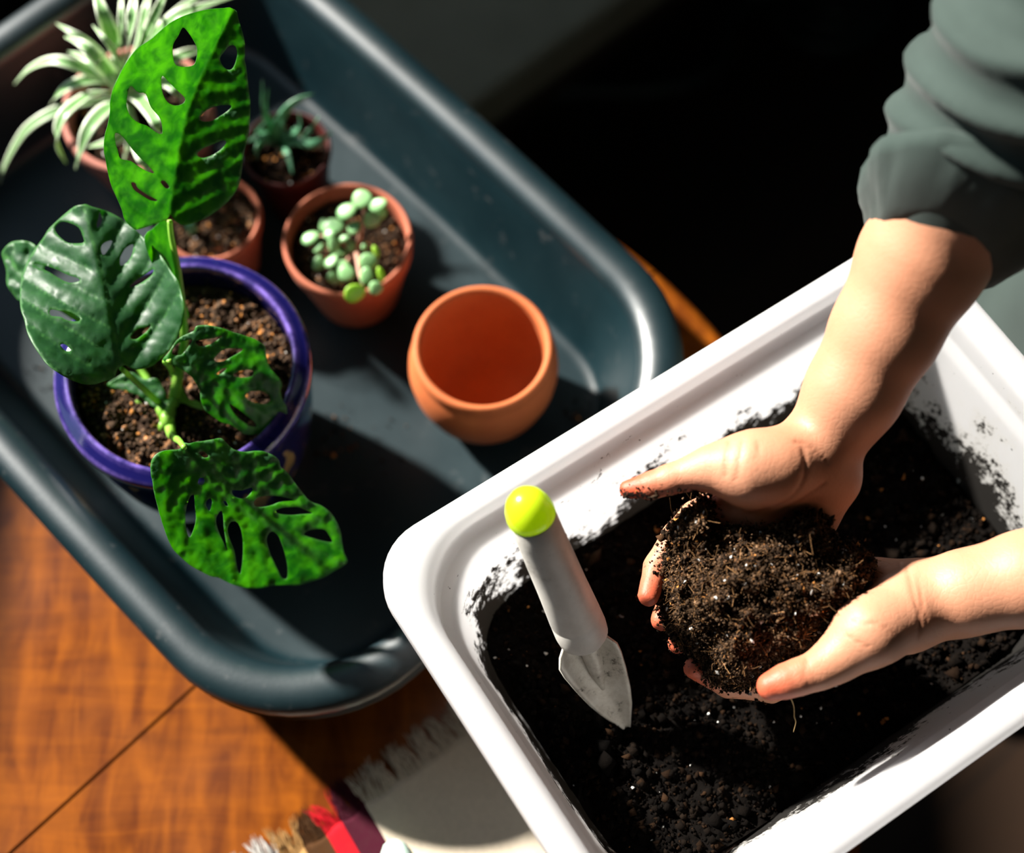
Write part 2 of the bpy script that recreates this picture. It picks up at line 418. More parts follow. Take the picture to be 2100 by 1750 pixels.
for k in range(17):
    a = PI*1.08 - (PI*1.30)*k/16
    rim.append((0.0150 + 0.0150*math.cos(a)*-1*-1, 0.0830 + 0.0115*math.sin(a)))
rim = [(0.030 - (x - 0.0), z) if False else (0.0150 - 0.0150*math.cos(PI - (PI*1.08 - (PI*1.30)*k/16)), 0.0830 + 0.0115*math.sin(PI*1.08 - (PI*1.30)*k/16)) for k, (x, z) in enumerate(rim)]
outer = rim + [(0.0015, 0.066), (0.0030, 0.0655), (0.0035, 0.074), (0.012, 0.088), (0.024, 0.088), (0.0285, 0.080)]
v, f = loft([tray_ring(i, z, R0) for i, z in outer] + [tray_ring(outer[0][0], outer[0][1], R0)], False, False)
recalc(local_mk('rim', v, f, RIM_M, tray))

# ------------------------------------------------------------------ white tub
ua = math.radians(33.2)
tub = empty('storage_tub', (0, 0, 0), 'white plastic tub with a flat rim, half full of dark soil', 'tub', rz=ua)
U0, U1, V0, V1 = -0.1657, 0.2322, -0.3738, -0.0953
HT = 0.215
TSOIL = 0.112
def tub_ring(inset, z, r=0.036): return rrect(U0+inset, U1-inset, V0+inset, V1-inset, r, z, 10)
prof_in = [(0.062, 0.008, .04), (0.057, 0.0095, .045), (0.053, 0.018, .05), (0.0405, 0.100, .05), (0.0238, 0.181, .05), (0.0228, 0.187, .05), (0.0195, 0.1905, .05), (0.0188, 0.194, .05), (0.0178, 0.2075, .048), (0.0165, 0.2115, .047), (0.0140, HT-0.0006, .045)]
prof_top = [(0.0120, HT, .044), (0.0050, HT, .040), (0.0018, HT-.0010, .037), (0.0, HT-.0040, .036), (-0.0006, HT-.017, .036), (0.0006, HT-.0185, .036), (0.0025, HT-.017, .036), (0.0040, HT-.006, .038), (0.0148, HT-.0055, .045), (0.0162, 0.194, .048)]
prof_out = [(0.0210, 0.181, .048), (0.0378, 0.100, .05), (0.0500, 0.014, .048), (0.054, 0.0050, .044), (0.060, 0.0036, .04)]
allp = prof_in + prof_top + prof_out
rings = [tub_ring(*p) for p in allp]
v, f = loft(rings, True, True)
inner = np.repeat(np.array([1.0]*(len(prof_in)-2) + [0.0]*(len(allp)-len(prof_in)+2)), len(rings[0]))
local_mk('tub_shell', v, f, TUB_M, tub, attrs={'inner': inner})

# ------------------------------------------------------------------ soil helpers
def grain_mesh(centres, sizes, cols, elong=None, mb=None):
    """small irregular eight-sided crumbs, one octahedron each, all distorted differently"""
    n = len(centres)
    base = np.array([[1, 0, 0], [-1, 0, 0], [0, 1, 0], [0, -1, 0], [0, 0, 1], [0, 0, -1]], float)
    tri = np.array([[0, 2, 4], [2, 1, 4], [1, 3, 4], [3, 0, 4], [2, 0, 5], [1, 2, 5], [3, 1, 5], [0, 3, 5]])
    ax = RNG.normal(size=(n, 4)); ax /= np.linalg.norm(ax, axis=1, keepdims=True)
    w, x, y, z = ax.T
    R = np.stack([1-2*(y*y+z*z), 2*(x*y-z*w), 2*(x*z+y*w), 2*(x*y+z*w), 1-2*(x*x+z*z), 2*(y*z-x*w), 2*(x*z-y*w), 2*(y*z+x*w), 1-2*(x*x+y*y)], -1).reshape(n, 3, 3)
    sc3 = np.ones((n, 3)) if elong is None else elong
    loc = base[None]*sc3[:, None, :]*(1 + RNG.uniform(-.35, .35, (n, 6, 1)))
    loc = loc*np.asarray(sizes)[:, None, None]
    V = np.einsum('nij,nkj->nki', R, loc) + centres[:, None, :]
    F = tri[None] + 6*np.arange(n)[:, None, None]
    C = np.repeat(cols, 6, axis=0)
    return V.reshape(-1, 3), F.reshape(-1, 3), C
def soil_cols(n, dark=1.0, orange=0.06, perl=0.012):
    c = np.array([0.020, 0.0125, 0.008])[None]*RNG.lognormal(0, .55, (n, 1))*dark
    u = RNG.uniform(size=n)
    m = u < 0.22; c[m] = np.array([0.085, 0.042, 0.020])*RNG.lognormal(0, .4, (m.sum(), 1))*dark
    m = u < orange; c[m] = np.array([0.36, 0.15, 0.04])*RNG.lognormal(0, .4, (m.sum(), 1))
    m = u < perl; c[m] = np.array([0.80, 0.78, 0.74])
    return c, m
def fibres(points, length, rad, col, lift=0.4):
    V = []; F = []; C = []
    for p in points:
        d = RNG.normal(size=3); d[2] = abs(d[2])*lift; d /= np.linalg.norm(d); b = RNG.normal(size=3)*0.5
        L = length*RNG.uniform(.5, 1.5); path = [p + d*L*t + b*L*t*t for t in (0, .35, .7, 1)]
        v, f = tube(path, rad*RNG.uniform(.6, 1.3), 3, False); o = len(V)
        V += v; F += [[i + o for i in q] for q in f]; C += [np.asarray(col)*RNG.lognormal(0, .5)]*len(v)
    return np.array(V), F, np.array(C)
def fbm(p, s, o=4):
    return mnoise.fractal(Vector((p[0]*s, p[1]*s, p[2]*s)), 0.6, 2.1, o)
def soil_disc(parent, c, r, z, n, size, bump=0.004, dark=1.0, orange=0.06, perl=0.012, name='soil'):
    """lumpy disc of soil inside a pot, with crumbs on it"""
    V = [(c[0], c[1], z)]; nr, na = 14, 48
    for i in range(1, nr+1):
        for j in range(na):
            a = 2*PI*j/na; q = r*i/nr
            x, y = c[0]+q*math.cos(a), c[1]+q*math.sin(a)
            V.append((x, y, z + bump*fbm((x, y, 0), 60)*(1 if i < nr else .3)))
    F = [[0, 1+j, 1+(j+1) % na] for j in range(na)]
    for i in range(nr-1):
        for j in range(na):
            a, b = 1+i*na+j, 1+i*na+(j+1) % na; F += [[a, a+na, b+na], [a, b+na, b]]
    V = np.array(V); C = np.repeat(np.array([[0.020, 0.012, 0.008]])*dark, len(V), 0)
    th = RNG.uniform(0, 2*PI, n); rr = (r-.001)*np.sqrt(RNG.uniform(0, 1, n))
    X = np.stack([c[0]+rr*np.cos(th), c[1]+rr*np.sin(th), np.zeros(n)], -1)
    X[:, 2] = [z + bump*fbm((p[0], p[1], 0), 60) for p in X]
    X[:, 2] += RNG.uniform(-.2, .8, n)*size
    cols, pm = soil_cols(n, dark, orange, perl)
    s = size*RNG.lognormal(0, .45, n); s[pm] = size*RNG.uniform(.8, 1.5, pm.sum())
    gv, gf, gc = grain_mesh(X, s, cols)
    F = np.array(F); o = mk(name, np.vstack([V, gv]), np.vstack([F, gf+len(V)]), SOIL_M, parent, smooth=False, cols=np.vstack([C, gc]))
    o['kind'] = 'stuff'; return o

# ------------------------------------------------------------------ pots
FLOOR_Z = 0.0047          # inside floor of the tray
def pot_lathe(name, prof, c, mat, parent, n=72, attrs=None):
    v, f = lathe(prof, n, (c[0], c[1], 0), True, True)
    a = None
    if attrs: a = {k: np.repeat(np.array(w, float), n) for k, w in attrs.items()}
    return mk(name, v, f, mat, parent, attrs=a)
def base_at(px, py, zr):
    p = PZ(px, py, zr); return np.array([p[0], p[1], FLOOR_Z])

# empty round terracotta pot
c = base_at(990, 711, 0.092)
c_pot = c.copy()
ep = empty('terracotta_pot', c, 'empty round-bellied orange terracotta pot on the tray floor, nearest the white tub', 'pot')
z0 = FLOOR_Z
prof = [(0.0, z0+.008), (.026, z0+.008), (.033, z0+.013), (.0425, z0+.035), (.0448, z0+.055), (.0440, z0+.072), (.0426, z0+.081), (.0427, z0+.0845), (.0438, z0+.0868), (.0457, z0+.0878), (.0476, z0+.0868), (.0488, z0+.084), (.0487, z0+.0805),
        (.0482, z0+.0775), (.0500, z0+.0735), (.0520, z0+.066), (.0527, z0+.056), (.0512, z0+.042), (.0465, z0+.024), (.040, z0+.010), (.034, z0+.002), (.031, z0), (0, z0)]
pot_lathe('pot_body', prof, c, TERRA_M, ep)

# succulent pot
sp_c = base_at(712, 488, 0.085)
sp = empty('potted_succulent', sp_c, 'round-leaved pale green succulent with a pink stem in a terracotta pot', 'potted plant')
def simple_pot(c, r, h, rb, band, parent, mat, wall=.0045, lip=0.0):
    z = FLOOR_Z
    prof = [(0, z+.008), (rb-wall, z+.008), (r-wall-lip-.001, z+h-band-.004), (r-wall, z+h-.004), (r-wall+.0008, z+h-.001), (r-wall*.5, z+h), (r-.0008, z+h-.001), (r, z+h-.004), (r-.0015, z+h-band), (r-.003-lip, z+h-band-.0015), (r-.0035-lip, z+h-band-.004), (rb+.001, z+.004), (rb, z), (0, z)]
    return pot_lathe('pot', prof, c, mat, parent)
simple_pot(sp_c, .0468, .080, .031, .018, sp, TERRA_RED_M)
soil_disc(sp, sp_c, .0405, FLOOR_Z+.065, 2600, .0010, .005, 1.4, .04, .01)

# dry-soil pot behind the blue pot
dp_c = base_at(431, 443, 0.075)
dp = empty('potted_sprout', dp_c, 'small terracotta pot of dry crumbly soil with one tiny sprout, behind the blue pot', 'potted plant')
simple_pot(dp_c, .0375, .070, .025, .014, dp, TERRA_RED_M)
soil_disc(dp, dp_c, .0325, FLOOR_Z+.060, 2200, .0012, .006, 2.6, .05, .015)
# spider plant pot
kp_c = base_at(280, 222, 0.092)
kp = empty('potted_spider_plant', kp_c, 'white-edged striped spider plant with long arching leaves in a dusty pink clay pot', 'potted plant')
simple_pot(kp_c, .056, .088, .038, .022, kp, TERRA_PINK_M, .006)
soil_disc(kp, kp_c, .049, FLOOR_Z+.072, 700, .0019, .005, 1.2, .05, .01)
# aloe pot
al_c = base_at(586, 300, 0.074)
al = empty('potted_aloe', al_c, 'small spiky aloe rosette in a dark red pot, at the back by the tray wall', 'potted plant')
simple_pot(al_c, .0335, .068, .024, .012, al, DARKRED_M, .003)
soil_disc(al, al_c, .0295, FLOOR_Z+.056, 900, .0010, .004, .5)

# blue glazed pot
bp_c = base_at(370, 748, 0.155)
mon = empty('potted_monstera', bp_c, 'monstera with big holed leaves in a glazed cobalt blue pot', 'potted plant')
z = FLOOR_Z
bprof = [(0, z+.012, 0, 0), (.050, z+.012, 0, 0), (.058, z+.03, 0, 0), (.068, z+.09, 0, 0), (.0700, z+.137, 0, 0), (.0695, z+.1410, 0, 0), (.0703, z+.1470, .3, 0), (.0712, z+.1490, 1, 0), (.0725, z+.1500, 1, 0), (.0742, z+.1492, .25, 0), (.0765, z+.1475, 0, 0), (.0795, z+.1462, 0, 0), (.0815, z+.1450, .7, 0), (.0825, z+.1425, .5, 0), (.0826, z+.1370, 0, 0), (.0815, z+.1320, .2, 0), (.0785, z+.1300, 0, 0), (.0745, z+.1290, 0, 0),
         (.0740, z+.125, 0, .2), (.0765, z+.115, 0, 1), (.0768, z+.09, 0, 1), (.073, z+.06, 0, 1), (.066, z+.03, 0, .8), (.058, z+.008, 0, 0), (.054, z, 0, 0), (0, z, 0, 0)]
pot_lathe('glazed_pot', [(a, b) for a, b, _, _ in bprof], bp_c, GLAZE_M, mon, 96, {'worn_highlight': [q[2] for q in bprof], 'motif': [q[3] for q in bprof]})
MSZ = z + .128
soil_disc(mon, bp_c, .0690, MSZ, 9000, .00115, .007, 2.4, .055, .008)

# ------------------------------------------------------------------ leaves from an outline on a curved, veined surface
def poly_inside(pts, poly):
    x, y = pts[:, 0], pts[:, 1]; ins = np.zeros(len(pts), bool); n = len(poly); j = n-1
    for i in range(n):
        xi, yi = poly[i]; xj, yj = poly[j]
        c = ((yi > y) != (yj > y)) & (x < (xj-xi)*(y-yi)/(yj-yi+1e-12) + xi); ins ^= c; j = i
    return ins
def smooth_closed(pts, n):
    pts = np.asarray(pts, float); m = len(pts); out = []
    L = np.r_[0, np.cumsum(np.linalg.norm(np.roll(pts, -1, 0)-pts, axis=1))]
    for s in np.linspace(0, L[-1], n, endpoint=False):
        i = min(np.searchsorted(L, s, 'right')-1, m-1); u = (s-L[i])/(L[i+1]-L[i]+1e-9)
        p0, p1, p2, p3 = pts[(i-1) % m], pts[i], pts[(i+1) % m], pts[(i+2) % m]
        out.append(0.5*(2*p1+(p2-p0)*u+(2*p0-5*p1+4*p2-p3)*u*u+(3*p1-p0-3*p2+p3)*u**3))
    return np.array(out)
def leaf(name, parent, outline, holes, midrib, depth, mat, step=6.0, quilt=.0012, spacing=34., rough=.0006, fold=0.0, curl=0.0, lean=0.55, seed=0, sub=True, thick=.0004, sides=(1., 1.)):
    """outline, holes, midrib: pixels; depth(x, y): distance of the blade's plane; veins and quilting are pushed along the view"""
    O = smooth_closed(outline, max(40, int(len(outline)*4)))
    Hs = [smooth_closed(h, max(12, len(h)*3)) for h in holes]
    mr = spline(np.array([(a, b, 0) for a, b in midrib], float), 60)[:, :2]
    Lm = np.r_[0, np.cumsum(np.linalg.norm(np.diff(mr, axis=0), axis=1))]
    lo, hi = O.min(0), O.max(0)
    gx, gy = np.meshgrid(np.arange(lo[0], hi[0], step), np.arange(lo[1], hi[1], step)); gx = gx + (np.arange(gx.shape[0]) % 2)[:, None]*step/2
    G = np.stack([gx.ravel(), gy.ravel()], -1) + np.random.default_rng(seed).uniform(-.15, .15, (gx.size, 2))*step
    k = poly_inside(G, O)
    for h in Hs: k &= ~poly_inside(G, h)
    def dmin(G, poly):
        q = np.full(len(G), 1e9)
        for i in range(len(poly)): q = np.minimum(q, np.hypot(G[:, 0]-poly[i, 0], G[:, 1]-poly[i, 1]))
        return q
    k &= dmin(G, O) > step*.6
    for h in Hs: k &= dmin(G, h) > step*.6
    G = G[k]
    pts = [tuple(p) for p in O]; edges = [(i, (i+1) % len(O)) for i in range(len(O))]
    for h in Hs:
        b = len(pts); pts += [tuple(p) for p in h]; edges += [(b+i, b+(i+1) % len(h)) for i in range(len(h))]
    pts += [tuple(p) for p in G]
    r = delaunay_2d_cdt([Vector(p) for p in pts], edges, [], 0, 1e-5)
    V = np.array([tuple(v) for v in r[0]]); T = np.array([tuple(t) for t in r[2] if len(t) == 3])
    ce = V[T].mean(1); k = poly_inside(ce, O)
    for h in Hs: k &= ~poly_inside(ce, h)
    T = T[k]; used = np.unique(T); remap = -np.ones(len(V), int); remap[used] = np.arange(len(used)); V = V[used]; T = remap[T]
    dd = np.hypot(V[:, None, 0]-mr[None, :, 0], V[:, None, 1]-mr[None, :, 1]); im = dd.argmin(1); s = dd[np.arange(len(V)), im]
    tan = np.gradient(mr, axis=0); tan /= np.linalg.norm(tan, axis=1, keepdims=True)+1e-9
    side = np.sign((V[:, 0]-mr[im, 0])*tan[im, 1]-(V[:, 1]-mr[im, 1])*tan[im, 0])
    edge = dmin(V, O)
    for h in Hs: edge = np.minimum(edge, dmin(V, h))
    t = Lm[im]; ph = (t - lean*s - 0.0012*s*s + (side > 0)*spacing*.5)/spacing
    fr = np.abs(ph - np.round(ph))*2          # 0 on a side vein, 1 half way
    amp = quilt*np.clip(s/25, 0, 1)*np.where(side > 0, sides[0], sides[1])
    nz = np.array([mnoise.fractal(Vector((x*.045+seed, y*.045, 0)), .7, 2, 3) for x, y in V])
    bulge = amp*(np.sin(fr*PI/2)-.5) + rough*nz*1.6 - .0010*np.exp(-(s/5.)**2)
    d = np.array([depth(x, y) for x, y in V]) - bulge + fold*s*1e-4 - curl*np.exp(-(edge/9.)**2)
    vein = np.maximum(np.exp(-(s/2.6)**2), .55*np.exp(-(fr*spacing/2/2.0)**2)*np.clip(s/12, 0, 1)*np.clip(edge/14, 0, 1))
    vein = np.maximum(vein, .6*np.exp(-(edge/1.6)**2))
    W = np.array([P(x, y, q) for (x, y), q in zip(V, d)])
    o = mk(name, W, T, mat, parent, attrs={'vein': vein})
    if thick:
        m = o.modifiers.new('thickness', 'SOLIDIFY'); m.thickness = thick; m.offset = 0
    return o
def cv(pts, s, ox, oy): return [(x/s+ox, y/s+oy) for x, y in pts]
def stem(name, parent, pts, radii, mat, n=24, sides=8):
    path = spline(pts, n); rr = np.interp(np.linspace(0, 1, n), np.linspace(0, 1, len(radii)), radii)
    v, f = tube(path, rr, sides); return mk(name, v, f, mat, parent, attrs={'vein': np.zeros(len(v))})

# upright leaf, lit from behind
L1o = [(515,1640),(430,1675),(310,1715),(270,1710),(205,1645),(180,1560),(140,1470),(105,1390),(80,1300),(62,1200),(48,1120),(55,1010),(75,940),(92,850),(95,760),(115,670),(150,590),(190,510),(240,430),(300,360),(390,300),(460,240),(530,180),(620,130),(720,95),(830,70),(940,60),(990,55),(1015,70),(1040,80),(1050,130),(1075,210),(1098,300),(1103,400),(1100,450),(1112,500),(1125,620),(1142,760),(1140,900),(1128,1000),(1108,1090),(1092,1170),(1075,1300),(1050,1400),(990,1490),(900,1570),(800,1635),(710,1670),(640,1685),(590,1660),(560,1620),(545,1600)]
L1m = [(535,1640),(545,1500),(575,1280),(610,1080),(655,880),(720,690),(790,520),(870,360),(940,210),(1020,80)]
L1h = [[(635,205),(665,225),(710,290),(745,360),(740,440),(715,490),(640,500),(580,480),(560,400),(565,330),(600,270)],
 [(990,340),(1030,345),(1045,400),(1030,470),(1000,520),(950,510),(915,440),(945,390)],
 [(485,565),(530,610),(590,670),(655,735),(640,775),(580,790),(520,760),(485,690),(475,610)],
 [(250,640),(300,690),(360,700),(400,800),(470,890),(485,1000),(440,990),(370,940),(300,915),(240,860),(215,780),(225,690)],
 [(765,870),(830,815),(900,790),(990,785),(1000,805),(930,860),(850,905),(780,905)],
 [(745,1150),(790,1110),(860,1080),(935,1050),(965,1065),(920,1120),(840,1170),(770,1180)],
 [(130,995),(175,1010),(220,1060),(290,1150),(370,1230),(425,1295),(370,1280),(300,1240),(250,1205),(170,1185),(150,1120),(132,1060)],
 [(250,1365),(285,1370),(300,1405),(370,1455),(450,1500),(400,1500),(330,1460),(270,1415)],
 [(470,1360),(500,1350),(540,1400),(510,1410)]]
q = lambda p: cv(p, 3.6455, 200, 0)
def d1(x, y):
    m = np.interp(y, [20, 200, 300, 455], [478, 395, 370, 347])
    return .935 + (x-m)*np.where(x < m, .00030, .00006) + (y-455)*.00010
leaf('leaf', mon, q(L1o), [q(h) for h in L1h], q(L1m), d1, LEAF_M, 5.0, .0020, 52., .0005, seed=1, sides=(.75, .50))
# broad leaf in front on the left, lit on its face
L2o = [(1080,1560),(1050,1640),(960,1670),(860,1700),(740,1690),(620,1640),(520,1580),(430,1510),(370,1430),(310,1340),(255,1230),(225,1110),(190,1000),(185,860),(200,720),(235,610),(280,520),(340,430),(400,350),(450,270),(520,200),(600,130),(690,60),(760,45),(790,40),(850,65),(940,90),(1040,130),(1140,190),(1240,270),(1330,360),(1420,440),(1500,540),(1570,650),(1640,750),(1670,860),(1695,980),(1690,1090),(1660,1190),(1620,1290),(1550,1390),(1460,1480),(1400,1530),(1320,1555),(1240,1560),(1190,1540),(1150,1520)]
L2m = [(1120,1580),(1090,1400),(1050,1200),(1010,1000),(950,740),(890,500),(830,290),(785,120),(775,50)]
L2h = [[(565,200),(650,215),(730,260),(765,340),(770,395),(640,400),(570,360),(515,300),(505,245)],
 [(300,590),(400,600),(520,640),(620,690),(720,720),(740,745),(640,765),(540,720),(440,660),(350,625)],
 [(915,110),(940,160),(935,215),(895,260),(890,220),(905,160)],
 [(1120,500),(1160,440),(1225,410),(1225,470),(1200,540),(1140,600),(1105,600),(1105,540)],
 [(930,430),(970,390),(1030,375),(1015,430),(960,505),(935,490)],
 [(465,1010),(560,1020),(640,1030),(740,1090),(720,1120),(620,1110),(560,1080),(465,1065)],
 [(555,1335),(600,1330),(650,1385),(600,1390)],
 [(1190,800),(1280,720),(1410,640),(1400,690),(1310,760),(1230,800)],
 [(1200,1270),(1260,1190),(1340,1170),(1390,1150),(1360,1200),(1260,1280)]]
q = lambda p: cv(p, 4.487, 0, 410)
def d2(x, y):
    m = np.interp(y, [420, 560, 660, 760], [173, 205, 227, 248])
    if x < m: z_ = (x-m)*np.interp(y, [420, 560, 640, 770], [-.00016, -.00008, .00006, .00022])
    else: z_ = .00026*(x-m) - .0000019*(x-m)**2
    return .930 + z_ + (y-600)*(-.00004)
leaf('leaf', mon, q(L2o), [q(h) for h in L2h], q(L2m), d2, LEAF_M, 5.5, .0019, 58., .0003, seed=2, lean=.75, sides=(1.0, 1.1))
# leaf over the soil
L3o = [(630,540),(700,450),(780,330),(860,270),(980,215),(1010,160),(1150,150),(1320,190),(1430,230),(1560,270),(1680,310),(1740,350),(1790,390),(1800,470),(1810,540),(1850,640),(1930,730),(1980,810),(1965,900),(1985,1000),(2030,1070),(2040,1180),(2055,1290),(2030,1350),(1930,1350),(1800,1375),(1700,1385),(1560,1385),(1480,1330),(1400,1280),(1280,1240),(1150,1150),(1100,1100),(1060,1000),(1050,900),(1010,820),(960,740),(890,680),(780,620),(690,580)]
L3h = [[(735,480),(750,410),(800,355),(880,325),(965,315),(920,390),(870,455),(830,490)],
 [(1000,330),(1090,310),(1180,300),(1300,270),(1230,330),(1130,380),(1040,385)],
 [(1210,540),(1260,470),(1330,420),(1430,410),(1540,420),(1480,470),(1390,520),(1310,560),(1230,565)],
 [(1425,715),(1490,670),(1590,655),(1665,675),(1640,730),(1560,745),(1470,740)],
 [(1240,700),(1290,650),(1355,630),(1330,670),(1270,710)],
 [(1565,950),(1610,905),(1700,890),(1790,910),(1845,960),(1840,1020),(1790,1045),(1690,1035),(1600,1000)],
 [(1385,1040),(1470,1090),(1560,1160),(1660,1240),(1695,1300),(1640,1300),(1560,1260),(1470,1190),(1410,1110)]]
L3m = [(630,545),(800,560),(1000,640),(1200,760),(1400,900),(1600,1050),(1800,1170),(2030,1345)]
q = lambda p: cv(p, 5.526, 220, 640)
def d3(x, y):
    v = (x-480)*.59 - (y-790)*.81*-1
    s = (x-480)*(-.6) + (y-790)*.8          # across: + towards lower left
    a = (x-480)*.8 + (y-790)*.6
    return .940 - abs(s)*.00002 + s*.00002 + a*.00019 + a*a*5e-7
leaf('leaf', mon, q(L3o), [q(h) for h in L3h], q(L3m), d3, LEAF_M, 5.0, .0009, 44., .0008, seed=3)
# lowest leaf, hanging over the rim
L4o = [(340,155),(230,165),(130,190),(70,240),(45,310),(45,400),(65,500),(80,600),(110,720),(150,870),(190,990),(230,1100),(280,1190),(360,1270),(440,1340),(540,1400),(660,1460),(740,1475),(850,1530),(970,1570),(1100,1585),(1210,1575),(1300,1555),(1430,1550),(1560,1550),(1700,1510),(1820,1470),(1920,1410),(2010,1360),(2060,1310),(2050,1270),(2020,1200),(2005,1100),(1990,1000),(1950,900),(1890,810),(1800,740),(1680,690),(1600,600),(1500,470),(1440,390),(1380,340),(1360,270),(1300,220),(1200,180),(1100,175),(1010,185),(900,160),(830,100),(770,45),(690,55),(600,70),(500,85),(430,100),(390,90)]
L4m = [(380,110),(470,250),(600,400),(750,550),(900,680),(1050,790),(1250,900),(1450,1010),(1650,1120),(1850,1220),(2055,1310)]
L4h = [[(545,455),(590,455),(600,490),(570,525),(530,510)],
 [(460,630),(490,620),(500,750),(510,870),(490,970),(445,1065),(410,990),(400,850),(420,720)],
 [(620,690),(655,660),(675,700),(650,790),(615,740)],
 [(770,785),(790,860),(795,960),(810,1060),(830,1200),(790,1110),(745,1010),(715,900),(730,830)],
 [(870,900),(930,905),(970,980),(990,1100),(990,1280),(965,1440),(930,1370),(900,1200),(850,1070),(835,970)],
 [(1290,1000),(1350,1040),(1390,1130),(1430,1260),(1450,1370),(1445,1485),(1390,1480),(1340,1380),(1270,1230),(1235,1100),(1250,1030)],
 [(1100,700),(1150,650),(1260,635),(1390,645),(1510,680),(1370,700),(1260,740),(1130,750)],
 [(1325,790),(1390,760),(1550,750),(1640,785),(1705,815),(1600,825),(1480,835),(1360,820)],
 [(1615,1035),(1680,985),(1820,980),(1870,1030),(1910,1110),(1830,1105),(1720,1075)],
 [(880,580),(980,580),(1080,550),(1090,580),(1030,650),(970,665),(900,640)],
 [(790,690),(820,695),(840,740),(810,735)],
 [(540,190),(590,180),(640,230),(590,245)]]
q = lambda p: cv(p, 5.0, 300, 890)
def d4(x, y):
    s = -(x-480)*.62 + (y-1040)*.78          # + towards the lower left half
    a = (x-480)*.78 + (y-1040)*.62
    return .915 + a*(.00017 + s*4.5e-7) + a*a*2.6e-7 + np.where(s > 0, s*.00006, -s*.00004)
leaf('leaf', mon, q(L4o), [q(h) for h in L4h], q(L4m), d4, LEAF_M, 5.5, .0009, 44., .0008, curl=.0008, seed=4)
# rolled young leaf beside the upright leaf's stalk, and the pale leaf behind the broad one
leaf('leaf', mon, [(336,450),(346,470),(356,505),(364,550),(374,600),(388,655),(376,652),(352,620),(320,560),(296,490),(315,468)], [], [(337,455),(350,520),(362,580),(384,650)], lambda x, y: .955 + (x-340)*.0006, LEAF_M, 6, .0008, 40, seed=5)
leaf('leaf', mon, cv([(20,480),(90,400),(180,375),(280,390),(340,440),(420,560),(300,900),(185,930),(130,880),(65,780),(60,650),(30,550)], 4.487, 0, 410), [], cv([(330,900),(200,700),(100,560),(25,490)], 4.487, 0, 410), lambda x, y: .968 - (x-40)*.00015, LEAF_M, 6, .0020, 30, .0010, seed=6)
# half-open leaf sheath low in the middle
leaf('leaf', mon, cv([(0,830),(120,740),(200,690),(300,690),(420,760),(560,755),(640,880),(700,1005),(790,980),(760,1030),(640,1100),(500,1060),(380,960),(200,890)], 5.526, 220, 640), [], cv([(30,825),(260,790),(450,900),(520,1010),(780,1000)], 5.526, 220, 640), lambda x, y: .985 - (x-240)*.00004, LEAF_M, 5, .0012, 30, seed=7)
leaf('leaf', mon, cv([(740,650),(790,690),(830,760),(870,900),(930,990),(1040,1020),(1120,1110),(1000,1090),(880,1040),(780,1010),(755,900),(725,760)], 5.526, 220, 640), [], cv([(745,670),(800,900),(900,1010),(1110,1105)], 5.526, 220, 640), lambda x, y: .984, STEM_M, 5, .0006, 30, seed=8)
# stems
s0 = PZ(346, 872, MSZ)
stem('stem', mon, [s0 - np.array([0, 0, .006]), s0 + np.array([.001, 0, .010]), P(352, 838, .990), P(362, 790, .978), P(378, 690, .966), P(366, 560, .950), P(352, 490, .940), P(348, 452, .9345)], [.0042, .0046, .0042, .0034, .0026, .0021, .0018, .0017], STEM_M, 40)
stem('stem', mon, [s0 + np.array([.001, 0, .004]), P(352, 893, .965), P(368, 905, .918), P(378, 918, .8945)], [.0036, .0028, .0020, .0016], STEM_M, 20)
stem('stem', mon, [s0 + np.array([0, 0, .010]), P(338, 840, .990), P(310, 812, .975), P(275, 780, .950), P(249, 756, .9305)], [.0036, .0028, .0022, .0018, .0016], STEM_M, 24)
stem('stem', mon, [s0 + np.array([.001, .001, .012]), P(362, 800, .985), P(352, 760, .978), P(338, 742, .932), P(350, 741, .923)], [.0030, .0024, .0018, .0016, .0015], STEM_M, 24)
stem('stem', mon, [s0 + np.array([-.002, -.001, .004]), P(328, 880, .992), P(300, 845, .990), P(280, 820, .9885)], [.0032, .0030, .0022, .0012], STEM_M, 20)
stem('stem', mon, [s0 + np.array([-.002, .002, .006]), P(290, 760, .99), P(180, 670, .985), P(90, 610, .972), P(70, 590, .969)], [.0030, .0024, .0020, .0016, .0014], STEM_M, 24)

# ------------------------------------------------------------------ ribbon leaves
def ribbon(name, parent, pts3, widths, mat, n=26, cross=6, keel=.22, normal=(0, 0, 1), thick=.0006):
    path = spline(pts3, n); ww = np.interp(np.linspace(0, 1, n), np.linspace(0, 1, len(widths)), widths)
    V = []; A = []
    for i in range(n):
        t = path[min(i+1, n-1)]-path[max(i-1, 0)]; t /= np.linalg.norm(t)+1e-9
        nn = np.asarray(normal, float); b = np.cross(t, nn); b /= np.linalg.norm(b)+1e-9; nn = np.cross(b, t)
        for j in range(cross+1):
            u = 2*j/cross-1; V.append(path[i] + b*u*ww[i]/2 + nn*abs(u)*ww[i]/2*keel); A.append(1-abs(u))
    F = [(i*(cross+1)+j, i*(cross+1)+j+1, (i+1)*(cross+1)+j+1, (i+1)*(cross+1)+j) for i in range(n-1) for j in range(cross)]
    o = mk(name, V, F, mat, parent, attrs={'across': A, 'vein': np.zeros(len(V))})
    if thick:
        m = o.modifiers.new('thickness', 'SOLIDIFY'); m.thickness = thick; m.offset = 0
    return o
crown = PZ(258, 205, FLOOR_Z+.074)
VIEW = -FW
